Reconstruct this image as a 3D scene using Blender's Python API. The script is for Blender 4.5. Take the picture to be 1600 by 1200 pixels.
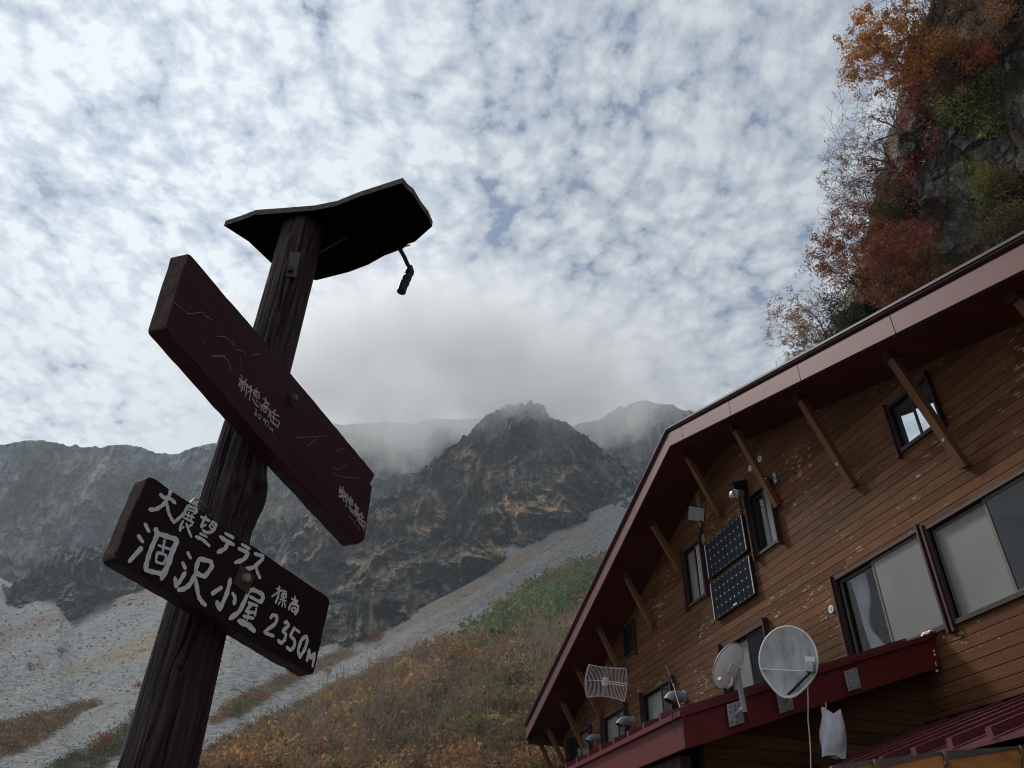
import bpy, bmesh, math, random
import numpy as np
from mathutils import Vector, Matrix
R_ = math.radians
rng = np.random.default_rng(7)
random.seed(7)
for o in list(bpy.data.objects): bpy.data.objects.remove(o, do_unlink=True)
sc = bpy.context.scene
COL = sc.collection

# ------------------------------------------------------------------ camera
CAMZ = 1.6
FPX = 1200.0        # focal length in pixels of a 1600 wide frame
B = np.array([[0.962736335149096, -0.2694584605169612, 0.023040986079525514],
              [0.1754421606855482, 0.5574423273903839, -0.8114666351043514],
              [0.20581252935055702, 0.7852707747582495, 0.5839443578568978]])
cam = bpy.data.cameras.new('camera'); camo = bpy.data.objects.new('camera', cam); COL.objects.link(camo)
cam.sensor_width = 36; cam.lens = 36 * FPX / 1600; cam.clip_start = 0.05; cam.clip_end = 20000
m = Matrix.Identity(4)
for i in range(3):
    m[i][0] = B[0][i]; m[i][1] = -B[1][i]; m[i][2] = -B[2][i]
m[2][3] = CAMZ
camo.matrix_world = m
sc.camera = camo

# ------------------------------------------------------------------ world and sun
SUN_AZ, SUN_EL = R_(-30), R_(44)     # azimuth from +Y towards +X
SUN_DIR = (math.sin(SUN_AZ) * math.cos(SUN_EL), math.cos(SUN_AZ) * math.cos(SUN_EL), math.sin(SUN_EL))
world = bpy.data.worlds.new('World'); sc.world = world; world.use_nodes = True

class NT:
    def __init__(s, nt): s.nt = nt; s.L = nt.links
    def n(s, t, **kw):
        nd = s.nt.nodes.new(t)
        for k, v in kw.items():
            if k.startswith('_'): setattr(nd, k[1:], v)
        return nd
    def put(s, nd, i, v):
        if v is None: return
        sock = nd.inputs[i]
        if isinstance(v, bpy.types.NodeSocket): s.L.new(v, sock)
        else: sock.default_value = v
    def math(s, op, a, b=None, c=None, clamp=False):
        nd = s.n('ShaderNodeMath'); nd.operation = op; nd.use_clamp = clamp
        s.put(nd, 0, a)
        if b is not None: s.put(nd, 1, b)
        if c is not None: s.put(nd, 2, c)
        return nd.outputs[0]
    def vmath(s, op, a, b=None, out=0, scale=None):
        nd = s.n('ShaderNodeVectorMath'); nd.operation = op
        s.put(nd, 0, a)
        if b is not None: s.put(nd, 1, b)
        if scale is not None: s.put(nd, 3, scale)
        return nd.outputs[out]
    def noise(s, vec, scale, detail=6, rough=.5, dist=0., lac=2.0, out=0):
        nd = s.n('ShaderNodeTexNoise'); s.put(nd, 'Vector', vec); s.put(nd, 'Scale', scale)
        s.put(nd, 'Detail', detail); s.put(nd, 'Roughness', rough); s.put(nd, 'Distortion', dist); s.put(nd, 'Lacunarity', lac)
        return nd.outputs[out]
    def ramp(s, fac, stops, interp='LINEAR'):
        nd = s.n('ShaderNodeValToRGB'); cr = nd.color_ramp; cr.interpolation = interp
        while len(cr.elements) < len(stops): cr.elements.new(.5)
        for e, (p, c) in zip(cr.elements, stops):
            e.position = p; e.color = (c if isinstance(c, tuple) else (c, c, c)) + (1,)
        s.put(nd, 0, fac); return nd.outputs[0]
    def mix(s, f, a, b, blend='MIX'):
        nd = s.n('ShaderNodeMix'); nd.data_type = 'RGBA'; nd.blend_type = blend
        s.put(nd, 0, f)
        s.put(nd, 6, a if isinstance(a, bpy.types.NodeSocket) else tuple(a) + (1,))
        s.put(nd, 7, b if isinstance(b, bpy.types.NodeSocket) else tuple(b) + (1,))
        return nd.outputs[2]
    def mapr(s, v, a, b, c=0., d=1., smooth=False):
        nd = s.n('ShaderNodeMapRange'); nd.interpolation_type = 'SMOOTHSTEP' if smooth else 'LINEAR'
        s.put(nd, 0, v); s.put(nd, 1, a); s.put(nd, 2, b); s.put(nd, 3, c); s.put(nd, 4, d); return nd.outputs[0]
    def comb(s, x, y, z):
        nd = s.n('ShaderNodeCombineXYZ'); s.put(nd, 0, x); s.put(nd, 1, y); s.put(nd, 2, z); return nd.outputs[0]
    def sep(s, v):
        nd = s.n('ShaderNodeSeparateXYZ'); s.put(nd, 0, v); return nd.outputs
    def mapping(s, v, scale=(1, 1, 1), rot=(0, 0, 0), loc=(0, 0, 0)):
        nd = s.n('ShaderNodeMapping'); s.put(nd, 0, v); nd.inputs[1].default_value = loc
        nd.inputs[2].default_value = rot; nd.inputs[3].default_value = scale; return nd.outputs[0]

w = NT(world.node_tree)
bg = world.node_tree.nodes['Background']
tc = w.n('ShaderNodeTexCoord')
dirv = w.vmath('NORMALIZE', tc.outputs['Generated'])
dx, dy, dz = w.sep(dirv)
den = w.math('ADD', w.math('MAXIMUM', dz, 0.0), 0.10)
pu = w.math('DIVIDE', dx, den); pv = w.math('DIVIDE', dy, den)
P2 = w.comb(pu, pv, 0.35)
# a rippled layer of altocumulus: warped puffs broken by small blue gaps
def n2(vec, scale, detail, rough, dist=0., out=0):
    nd = w.n('ShaderNodeTexNoise'); nd.noise_dimensions = '2D'; w.put(nd, 'Vector', vec); w.put(nd, 'Scale', scale)
    w.put(nd, 'Detail', detail); w.put(nd, 'Roughness', rough); w.put(nd, 'Distortion', dist); return nd.outputs[out]
warp = n2(P2, 2.2, 2, .5, out=1)
P3s = w.vmath('ADD', P2, w.vmath('SCALE', w.vmath('SUBTRACT', warp, (.5, .5, .5)), scale=.07))
big = n2(P3s, 3.0, 2, .5)
mid = n2(P3s, 11., 4, .5)
fine = n2(P3s, 44., 9, .66)
jit = w.vmath('ADD', P3s, w.vmath('SCALE', w.vmath('SUBTRACT', n2(P3s, 30., 5, .6, out=1), (.5, .5, .5)), scale=.022))
def cells(scale, smooth):
    v = w.n('ShaderNodeTexVoronoi'); v.voronoi_dimensions = '2D'; v.feature = 'SMOOTH_F1'; w.put(v, 'Vector', w.mapping(jit, scale=(1, .85, 1), rot=(0, 0, R_(35)))); w.put(v, 'Scale', scale); w.put(v, 'Smoothness', smooth); w.put(v, 'Randomness', .95)
    return v.outputs[0]
v1, v2 = cells(16., .22), cells(35., .3)
cov = w.math('SUBTRACT', .985, w.math('ADD', w.math('MULTIPLY', v1, .50), w.math('MULTIPLY', v2, .30)))
cov = w.math('ADD', cov, w.math('MULTIPLY', w.math('SUBTRACT', fine, .5), .62))
cov = w.math('ADD', cov, w.math('MULTIPLY', w.math('SUBTRACT', mid, .5), .42))
cov = w.math('ADD', cov, w.math('MULTIPLY', w.math('SUBTRACT', big, .5), .26))
# closer to the ridges the cloud thickens to an even grey bank
low = w.math('MULTIPLY', w.mapr(w.math('ADD', dz, w.math('MULTIPLY', w.math('SUBTRACT', mid, .5), .16)), .535, .64, 1, 0, True), w.mapr(dx, .30, .48, 1, .25, True))
lowx = w.math('MULTIPLY', low, w.mapr(dx, -.32, -.08, .35, 1, True))
sundot = w.vmath('DOT_PRODUCT', dirv, SUN_DIR, out=1)
glow = w.mapr(sundot, .80, 1.0, 0, 1, True)
cov2 = w.math('ADD', cov, w.math('MULTIPLY', w.math('ADD', w.math('MULTIPLY', lowx, .13), w.math('MULTIPLY', glow, .10)), 1.0))
opac = w.mapr(cov2, .30, .49, .06, 1, True)
shade = w.ramp(w.mapr(cov2, .44, .88, 0, 1), [(0, (.35, .405, .50)), (.30, (.45, .50, .585)), (.62, (.55, .605, .67)), (1, (.70, .745, .78))])
greyb = w.mix(w.math('MULTIPLY', n2(P2, 3.0, 4, .5), 1.0), (.50, .53, .565), (.66, .69, .72))
cloudc = w.mix(w.math('MULTIPLY', lowx, .85), shade, greyb)
right = w.mapr(dx, -.25, .60, 1.07, .86)
cl2 = w.vmath('SCALE', cloudc, scale=w.math('MULTIPLY', right, w.math('ADD', 1.0, w.math('MULTIPLY', glow, .26))))
sky = w.n('ShaderNodeTexSky'); sky.sky_type = 'NISHITA'; sky.sun_disc = False
sky.sun_elevation = SUN_EL; sky.sun_rotation = SUN_AZ; sky.altitude = 2350
blue = w.vmath('ADD', w.vmath('SCALE', sky.outputs[0], scale=.055), (.10, .13, .19))
final = w.mix(opac, blue, cl2)
under = w.mapr(dz, -.04, .02, 0, 1)
final = w.mix(under, (.08, .08, .075), final)
w.put(bg, 0, final); bg.inputs[1].default_value = 1.0

sl = bpy.data.lights.new('sun', 'SUN'); sl.energy = 3.0; sl.angle = R_(10); sl.color = (1, .95, .86)
so = bpy.data.objects.new('sun', sl); COL.objects.link(so)
so.rotation_euler = Vector(SUN_DIR).to_track_quat('Z', 'Y').to_euler()
so.location = (-5, 5, 30)

sc.view_settings.view_transform = 'Standard'; sc.view_settings.look = 'None'
sc.view_settings.exposure = 0; sc.view_settings.gamma = 1
sc.render.engine = 'CYCLES'
sc.cycles.use_denoising = True; sc.cycles.filter_width = 1.05
sc.cycles.max_bounces = 12; sc.cycles.diffuse_bounces = 3; sc.cycles.glossy_bounces = 3
sc.cycles.transparent_max_bounces = 12; sc.cycles.volume_bounces = 10
sc.cycles.volume_max_steps = 64

# ------------------------------------------------------------------ view geometry helpers
def ray(x, y):
    x = np.asarray(x, float); y = np.asarray(y, float)
    c = np.stack([(x - 800) / FPX, (y - 600) / FPX, np.ones_like(x)], -1)
    return c @ B
CP = np.array([0, 0, CAMZ])
def onx(x, y, X): d = ray(x, y); return d * (X / d[0]) + CP
def ony(x, y, Y): d = ray(x, y); return d * (Y / d[1]) + CP
def onz(x, y, Z): d = ray(x, y); return d * ((Z - CAMZ) / d[2]) + CP
def atr(x, y, r):
    d = ray(x, y); d = d / np.linalg.norm(d, axis=-1, keepdims=True)
    return d * (np.asarray(r)[..., None] if np.ndim(r) else r) + CP

# ------------------------------------------------------------------ numpy noise
def _h(ix, iy, iz, s):
    n = (ix.astype(np.int64) * 374761393 + iy.astype(np.int64) * 668265263 + iz.astype(np.int64) * 2147483647 + s * 974634777) & 0xffffffff
    n = ((n ^ (n >> 13)) * 1274126177) & 0xffffffff
    n = ((n ^ (n >> 16)) * 2246822519) & 0xffffffff
    return ((n ^ (n >> 15)) & 0xffffff) / float(0xffffff)
def vnoise(p, s=0):
    f = np.floor(p); t = p - f; t = t * t * t * (t * (t * 6 - 15) + 10)
    ix, iy, iz = f[..., 0], f[..., 1], f[..., 2]
    out = 0
    for a in (0, 1):
        for b in (0, 1):
            for c in (0, 1):
                wgt = (t[..., 0] if a else 1 - t[..., 0]) * (t[..., 1] if b else 1 - t[..., 1]) * (t[..., 2] if c else 1 - t[..., 2])
                out = out + wgt * _h(ix + a, iy + b, iz + c, s)
    return out
def fbm(p, o=5, s=0, g=.5):
    v = 0; a = 1; t = 0
    for i in range(o):
        v = v + a * vnoise(p * 2 ** i + i * 17.3, s + i); t += a; a *= g
    return v / t
def ridged(p, o=5, s=0, g=.55):
    v = 0; a = 1; t = 0
    for i in range(o):
        v = v + a * (1 - np.abs(2 * vnoise(p * 2 ** i + i * 11.7, s + i) - 1)); t += a; a *= g
    return v / t
def sstep(v, a, b):
    t = np.clip((v - a) / (b - a), 0, 1); return t * t * (3 - 2 * t)

# ------------------------------------------------------------------ object helpers
def tag(o, label=None, cat=None, group=None, kind=None):
    if label: o['label'] = label
    if cat: o['category'] = cat
    if group: o['group'] = group
    if kind: o['kind'] = kind
    return o
def empty(name, loc, label, cat, group=None):
    o = bpy.data.objects.new(name, None); COL.objects.link(o); o.location = [float(v) for v in loc]
    o.empty_display_size = .2
    return tag(o, label, cat, group)
def wpos(o):
    v = Vector(o.location)
    while o.parent: o = o.parent; v = v + o.location
    return v
class MB:
    def __init__(s): s.v = []; s.f = []; s.sm = []
    def add(s, vs, fs, smooth=False):
        k = len(s.v); s.v += [tuple(float(c) for c in p) for p in vs]
        s.f += [tuple(i + k for i in f) for f in fs]; s.sm += [smooth] * len(fs); return s
    def box(s, a, b):
        x0, y0, z0 = a; x1, y1, z1 = b
        x0, x1 = min(x0, x1), max(x0, x1); y0, y1 = min(y0, y1), max(y0, y1); z0, z1 = min(z0, z1), max(z0, z1)
        return s.add([(x0, y0, z0), (x1, y0, z0), (x1, y1, z0), (x0, y1, z0), (x0, y0, z1), (x1, y0, z1), (x1, y1, z1), (x0, y1, z1)],
                     [(0, 3, 2, 1), (4, 5, 6, 7), (0, 1, 5, 4), (1, 2, 6, 5), (2, 3, 7, 6), (3, 0, 4, 7)])
    def obox(s, c, ax, ay, az):      # centre and three half-axis vectors
        c, ax, ay, az = [np.array(q, float) for q in (c, ax, ay, az)]
        vs = [c + i * ax + j * ay + k * az for k in (-1, 1) for (i, j) in ((-1, -1), (1, -1), (1, 1), (-1, 1))]
        return s.add(vs, [(0, 3, 2, 1), (4, 5, 6, 7), (0, 1, 5, 4), (1, 2, 6, 5), (2, 3, 7, 6), (3, 0, 4, 7)])
    def prism(s, poly, d):           # polygon (3D points) extruded by vector d
        poly = [np.array(q, float) for q in poly]; d = np.array(d, float); n = len(poly)
        return s.add(poly + [p + d for p in poly], [tuple(range(n - 1, -1, -1)), tuple(range(n, 2 * n))] + [(i, (i + 1) % n, n + (i + 1) % n, n + i) for i in range(n)])
    def beam(s, a, b, wd, ht, up=(0, 0, 1)):
        a, b, up = [np.array(q, float) for q in (a, b, up)]
        d = b - a; L = np.linalg.norm(d); d /= L; r = np.cross(d, up); r /= np.linalg.norm(r); u = np.cross(r, d)
        return s.obox((a + b) / 2, d * L / 2, r * wd / 2, u * ht / 2)
    def tube(s, pts, rad, n=8, cap=True, smooth=True):
        pts = [np.array(p, float) for p in pts]; k = len(s.v); m = len(pts)
        rad = [rad] * m if np.ndim(rad) == 0 else list(rad)
        pr = None
        vs = []
        for i, p in enumerate(pts):
            d = pts[min(i + 1, m - 1)] - pts[max(i - 1, 0)]; d = d / (np.linalg.norm(d) + 1e-9)
            if pr is None:
                a = np.array([0, 0, 1.]) if abs(d[2]) < .9 else np.array([1., 0, 0])
                pr = np.cross(d, a)
            pr = pr - d * pr.dot(d); pr /= np.linalg.norm(pr) + 1e-9; q = np.cross(d, pr)
            for j in range(n):
                t = 2 * math.pi * j / n; vs.append(p + rad[i] * (math.cos(t) * pr + math.sin(t) * q))
        fs = [(i * n + j, i * n + (j + 1) % n, (i + 1) * n + (j + 1) % n, (i + 1) * n + j) for i in range(m - 1) for j in range(n)]
        s.add(vs, fs, smooth)
        if cap: s.add([vs[j] for j in range(n)], [tuple(range(n - 1, -1, -1))]); s.add([vs[(m - 1) * n + j] for j in range(n)], [tuple(range(n))])
        return s
    def disc(s, c, nrm, r, n=16, th=.01):
        c, nrm = np.array(c, float), np.array(nrm, float); nrm /= np.linalg.norm(nrm)
        return s.tube([c, c + nrm * th], r, n, smooth=False)
    def build(s, name, mat, parent=None, bevel=0):
        me = bpy.data.meshes.new(name)
        off = wpos(parent) if parent else Vector((0, 0, 0))
        me.from_pydata([(a - off.x, b - off.y, c - off.z) for a, b, c in s.v], [], s.f)
        me.polygons.foreach_set('use_smooth', s.sm); me.validate()
        o = bpy.data.objects.new(name, me); COL.objects.link(o)
        if mat: me.materials.append(mat)
        if parent: o.parent = parent
        if bevel:
            b = o.modifiers.new('bevel', 'BEVEL'); b.width = bevel; b.segments = 2; b.limit_method = 'ANGLE'
        return o
def recentre(o):
    """move a top-level mesh's origin to its bounding-box base"""
    me = o.data; n = len(me.vertices); a = np.empty(n * 3, 'f'); me.vertices.foreach_get('co', a); a = a.reshape(-1, 3)
    c = (a.min(0) + a.max(0)) / 2; c[2] = a[:, 2].min(); a -= c; me.vertices.foreach_set('co', a.ravel()); o.location = [float(q) for q in c]; return o
def npmesh(name, V, Fq, mat, parent=None, col=None, smooth=False):
    """V (n,3), Fq (m,k) faces, col (n,3) per vertex colours"""
    V = np.asarray(V, 'f').copy(); Fq = np.asarray(Fq, 'i'); k = Fq.shape[1]
    if parent is not None:
        w_ = wpos(parent); V -= np.array([w_.x, w_.y, w_.z], 'f')
    me = bpy.data.meshes.new(name); me.vertices.add(len(V)); me.vertices.foreach_set('co', V.ravel())
    me.loops.add(Fq.size); me.loops.foreach_set('vertex_index', Fq.ravel())
    me.polygons.add(len(Fq)); me.polygons.foreach_set('loop_start', np.arange(0, Fq.size, k, dtype='i'))
    me.polygons.foreach_set('use_smooth', np.full(len(Fq), smooth))
    me.update(calc_edges=True)
    if col is not None:
        at = me.color_attributes.new('col', 'FLOAT_COLOR', 'POINT')
        c4 = np.ones((len(V), 4), 'f'); c4[:, :3] = col; at.data.foreach_set('color', c4.ravel())
    o = bpy.data.objects.new(name, me); COL.objects.link(o)
    if mat: me.materials.append(mat)
    if parent is not None: o.parent = parent
    return o

# ------------------------------------------------------------------ materials
def newmat(name):
    m = bpy.data.materials.new(name); m.use_nodes = True
    return m, NT(m.node_tree), m.node_tree.nodes['Principled BSDF']
def simple(name, col, rough=.6, metal=0., spec=.28, nscale=30, namp=.15, bump=.0, bscale=60, stretch=(1, 1, 1)):
    m, t, p = newmat(name)
    tc = t.n('ShaderNodeTexCoord'); v = t.mapping(tc.outputs['Object'], scale=stretch)
    n = t.noise(v, nscale, 5, .6)
    f = t.mapr(n, .3, .7, 1 - namp, 1 + namp)
    c = t.vmath('SCALE', tuple(col), scale=f)
    t.put(p, 'Base Color', c); p.inputs['Roughness'].default_value = rough; p.inputs['Metallic'].default_value = metal
    p.inputs['Specular IOR Level'].default_value = spec
    if bump:
        bn = t.n('ShaderNodeBump'); bn.inputs['Strength'].default_value = bump; bn.inputs['Distance'].default_value = .01
        t.put(bn, 'Height', t.noise(v, bscale, 6, .6)); t.put(p, 'Normal', bn.outputs[0])
    return m
def attr_mat(name, rough=.8, nscale=1., namp=.3, bump=0., bdist=1., translucent=0., spec=.2, coords='Object'):
    m, t, p = newmat(name)
    a = t.n('ShaderNodeAttribute'); a.attribute_name = 'col'
    tc = t.n('ShaderNodeTexCoord')
    n = t.noise(tc.outputs[coords], nscale, 8, .62)
    c = t.vmath('SCALE', a.outputs['Color'], scale=t.mapr(n, .3, .7, 1 - namp, 1 + namp))
    t.put(p, 'Base Color', c); p.inputs['Roughness'].default_value = rough; p.inputs['Specular IOR Level'].default_value = spec
    if bump:
        bn = t.n('ShaderNodeBump'); bn.inputs['Strength'].default_value = bump; bn.inputs['Distance'].default_value = bdist
        t.put(bn, 'Height', n); t.put(p, 'Normal', bn.outputs[0])
    if translucent:
        out = m.node_tree.nodes['Material Output']; tr = t.n('ShaderNodeBsdfTranslucent'); t.put(tr, 0, c)
        mx = t.n('ShaderNodeMixShader'); mx.inputs[0].default_value = translucent
        t.L.new(p.outputs[0], mx.inputs[1]); t.L.new(tr.outputs[0], mx.inputs[2]); t.L.new(mx.outputs[0], out.inputs[0])
    return m
M = {}
M['leaf'] = attr_mat('foliage', .7, .8, .3, translucent=.35)
M['rockface'] = attr_mat('cliff_rock', .85, 1.6, .6, bump=.9, bdist=.3)
def mountain_mat():
    m, t, p = newmat('mountain_ground')
    a = t.n('ShaderNodeAttribute'); a.attribute_name = 'col'; gv = t.n('ShaderNodeAttribute'); gv.attribute_name = 'guv'; v = gv.outputs['Vector']
    n = t.noise(v, 5.5, 10, .68, .4); st = t.noise(t.mapping(v, scale=(1, .38, 1), rot=(0, 0, R_(-28))), 16, 6, .65); f = t.noise(v, 38, 4, .7)
    k = t.math('ADD', t.math('MULTIPLY', n, .45), t.math('ADD', t.math('MULTIPLY', st, .30), t.math('MULTIPLY', f, .25)))
    c = t.vmath('SCALE', a.outputs['Color'], scale=t.mapr(k, .40, .60, .25, 1.95))
    # stands of dwarf pine and outcrops of pale rock, with hard edges
    g1 = t.noise(t.mapping(v, loc=(3, 7, 1)), 6.5, 10, .70, .3); g2 = t.noise(t.mapping(v, loc=(9, 2, 4), scale=(1, .6, 1), rot=(0, 0, R_(-30))), 13, 8, .72, .3); g3 = t.noise(t.mapping(v, loc=(5, 5, 2)), 22, 5, .7)
    c = t.mix(t.mapr(g1, .55, .565, 0, .8), c, t.vmath('SCALE', (.062, .075, .050), scale=t.mapr(f, .3, .7, .4, 1.6)))
    c = t.mix(t.mapr(g2, .585, .60, 0, .75), c, t.vmath('SCALE', (.27, .268, .255), scale=t.mapr(f, .3, .7, .5, 1.4)))
    c = t.mix(t.mapr(g3, .63, .65, 0, .6), c, (.30, .29, .27))
    t.put(p, 'Base Color', c); p.inputs['Roughness'].default_value = .95; p.inputs['Specular IOR Level'].default_value = .1
    bn = t.n('ShaderNodeBump'); bn.inputs['Strength'].default_value = 1.0; bn.inputs['Distance'].default_value = 22.0
    t.put(bn, 'Height', k); t.put(p, 'Normal', bn.outputs[0]); return m
M['mountain'] = mountain_mat()
M['slope'] = attr_mat('slope_ground', .95, .55, .45, bump=1.0, bdist=1.6)
def rock_mat():
    m, t, p = newmat('fractured_cliff_rock')
    a = t.n('ShaderNodeAttribute'); a.attribute_name = 'col'; g = t.n('ShaderNodeNewGeometry'); pos = g.outputs['Position']
    jt = t.vmath('ADD', pos, t.vmath('SCALE', t.noise(pos, 1.6, 4, .6, out=1), scale=.9))
    def vo(sc_, feat='F1'):
        v = t.n('ShaderNodeTexVoronoi'); v.feature = feat; t.put(v, 'Vector', t.mapping(jt, scale=(1, 1, .5), rot=(.2, .15, 0))); t.put(v, 'Scale', sc_); return v
    v1, v2 = vo(1.1), vo(2.9)
    h = t.math('ADD', t.math('MULTIPLY', t.sep(v1.outputs['Color'])[0], .6), t.math('ADD', t.math('MULTIPLY', t.sep(v2.outputs['Color'])[0], .4), t.math('MULTIPLY', v2.outputs['Distance'], -.35)))
    n = t.noise(pos, 5, 8, .68)
    k = t.math('ADD', t.math('MULTIPLY', h, .6), t.math('MULTIPLY', n, .6))
    c = t.vmath('SCALE', a.outputs['Color'], scale=t.mapr(k, .3, .9, .40, 1.8))
    c = t.mix(t.mapr(n, .60, .68, 0, .5), c, (.36, .36, .35))
    t.put(p, 'Base Color', c); p.inputs['Roughness'].default_value = .8; p.inputs['Specular IOR Level'].default_value = .25
    bn = t.n('ShaderNodeBump'); bn.inputs['Strength'].default_value = 1.0; bn.inputs['Distance'].default_value = .45
    t.put(bn, 'Height', k); t.put(p, 'Normal', bn.outputs[0]); return m
M['rockface'] = rock_mat()
M['stone'] = attr_mat('stone', .9, .8, .2)
M['bark'] = simple('bark', (.17, .14, .115), .85, nscale=3, namp=.35, bump=.4)
M['fascia'] = simple('pink_brown_sheet_metal', (.125, .046, .050), .55, .05, nscale=1.3, namp=.10)
M['fascia_dark'] = simple('dark_roof_edge', (.02, .012, .012), .5, namp=.2)
M['red'] = simple('red_painted_sheet_metal', (.105, .010, .011), .5, .0, nscale=2.2, namp=.18)
M['redroof'] = simple('red_roof_sheet', (.11, .030, .037), .36, .25, nscale=2, namp=.12)
M['galv'] = simple('galvanised_steel', (.30, .31, .32), .5, .55, nscale=26, namp=.25)
M['galvpipe'] = simple('galvanised_pipe', (.26, .285, .31), .6, .15, nscale=18, namp=.15)
M['bolt'] = simple('rusty_bolt', (.16, .11, .085), .6, .4, nscale=60, namp=.4)
M['frame'] = simple('dark_brown_window_frame', (.035, .024, .022), .5, nscale=15, namp=.2)
M['maroon'] = simple('maroon_timber', (.052, .018, .020), .62, nscale=8, namp=.3, stretch=(1, 1, .1))
M['sash'] = simple('brown_grey_sash', (.12, .10, .085), .5, nscale=15, namp=.15)
M['white'] = simple('white_plastic', (.62, .61, .60), .5, nscale=20, namp=.06)
M['black'] = simple('black_metal', (.010, .010, .011), .5, nscale=20, namp=.2)
M['chrome'] = simple('chrome', (.6, .6, .6), .2, .9, nscale=10, namp=.1)
M['curtain'] = simple('curtain_cloth', (.50, .48, .52), .9, nscale=6, namp=.1)
M['bag'] = simple('white_bag_plastic', (.50, .51, .56), .55, nscale=12, namp=.12)
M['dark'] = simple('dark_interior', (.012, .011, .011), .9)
M['dishback'] = simple('grey_dish_paint', (.72, .74, .76), .6, nscale=4, namp=.08)
M['lampglass'] = simple('grey_lamp_glass', (.24, .255, .275), .25, nscale=4, namp=.05)
M['cable'] = simple('white_cable', (.55, .50, .47), .6)

def dishmat():
    m, t, p = newmat('weathered_dish_paint'); tc = t.n('ShaderNodeTexCoord')
    v = t.mapping(tc.outputs['Object'], scale=(1, 1, .35))
    n = t.noise(v, 9, 7, .65, .3); n2 = t.noise(tc.outputs['Object'], 3, 3, .5)
    c = t.ramp(t.math('ADD', t.math('MULTIPLY', n, .7), t.math('MULTIPLY', n2, .3)), [(.34, (.16, .165, .17)), (.46, (.30, .31, .315)), (.6, (.42, .42, .42))])
    t.put(p, 'Base Color', c); p.inputs['Roughness'].default_value = .55; return m
M['dish'] = dishmat()

def woodmat(name, base, along, board=.13, fleck=.0, dark=.55, rough=.72, voff=0.):
    """planks: tone changes from board to board, grain runs along the plank axis, paint worn in flecks"""
    m, t, p = newmat(name); g = t.n('ShaderNodeNewGeometry'); pos = g.outputs['Position']
    x, y, z = t.sep(pos)
    if along == 'Y': lin, cross = y, z
    else: lin, cross = x, z
    bi = t.math('FLOOR', t.math('DIVIDE', t.math('ADD', cross, voff), board))
    seg = t.math('FLOOR', t.math('ADD', t.math('DIVIDE', lin, 3.6), t.math('MULTIPLY', bi, .37)))
    wn = t.n('ShaderNodeTexWhiteNoise'); wn.noise_dimensions = '2D'; t.put(wn, 'Vector', t.comb(bi, seg, 0))
    tone = t.mapr(wn.outputs[0], 0, 1, .72, 1.3)
    gv = t.comb(t.math('MULTIPLY', lin, 1.2), t.math('MULTIPLY', cross, 24), t.math('MULTIPLY', bi, 7.3))
    grain = t.noise(gv, 1.8, 7, .65, .6)
    cl = t.noise(t.comb(t.math('MULTIPLY', lin, .5), cross, 0), 1.0, 4, .5)
    f = t.math('MULTIPLY', tone, t.math('ADD', t.mapr(grain, .3, .7, dark, 1.25), t.mapr(cl, .3, .7, -.15, .2)))
    c = t.vmath('SCALE', tuple(base), scale=f)
    if fleck:
        fv = t.comb(t.math('MULTIPLY', lin, 6.5), t.math('MULTIPLY', cross, 17), t.math('MULTIPLY', bi, 3.1))
        fn = t.noise(fv, 1.0, 4, .6, .2)
        area = t.noise(t.comb(lin, t.math('MULTIPLY', cross, 1.3), 4.), .75, 3, .55)
        th = t.mapr(area, .42, .62, .74, .56)
        fm = t.mapr(t.math('SUBTRACT', fn, th), 0, .035, 0, fleck)
        fl = t.ramp(t.noise(fv, .7, 2), [(.35, (.27, .145, .07)), (.65, (.42, .31, .23))])
        c = t.mix(fm, c, fl)
        sp = t.n('ShaderNodeTexVoronoi'); t.put(sp, 'Vector', t.comb(t.math('MULTIPLY', lin, 1.7), t.math('MULTIPLY', cross, 2.6), 0)); t.put(sp, 'Scale', 1.6)
        sm = t.mapr(t.math('ADD', sp.outputs[0], t.math('MULTIPLY', fn, .06)), .060, .082, fleck, 0)
        c = t.mix(sm, c, (.34, .27, .22))
    t.put(p, 'Base Color', c); p.inputs['Roughness'].default_value = rough; p.inputs['Specular IOR Level'].default_value = .12
    bn = t.n('ShaderNodeBump'); bn.inputs['Strength'].default_value = .35; bn.inputs['Distance'].default_value = .004
    t.put(bn, 'Height', grain); t.put(p, 'Normal', bn.outputs[0])
    return m
BD = .1295
M['wall'] = woodmat('stained_board_wall', (.118, .051, .0215), 'Y', BD, fleck=.85)
M['porchwall'] = woodmat('porch_board_wall', (.095, .042, .017), 'X', BD)
M['soffit'] = woodmat('red_stained_soffit', (.070, .019, .012), 'X', .25)
M['brace'] = simple('brown_timber', (.135, .060, .024), .7, nscale=4, namp=.25, stretch=(1, 1, .2), bump=.2)
M['orangewood'] = simple('orange_timber', (.36, .15, .045), .65, nscale=9, namp=.35, stretch=(.3, 1, 1), bump=.2)
M['paleplank'] = simple('bare_plank', (.21, .125, .07), .75, nscale=12, namp=.25, stretch=(1, 1, .2))

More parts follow.
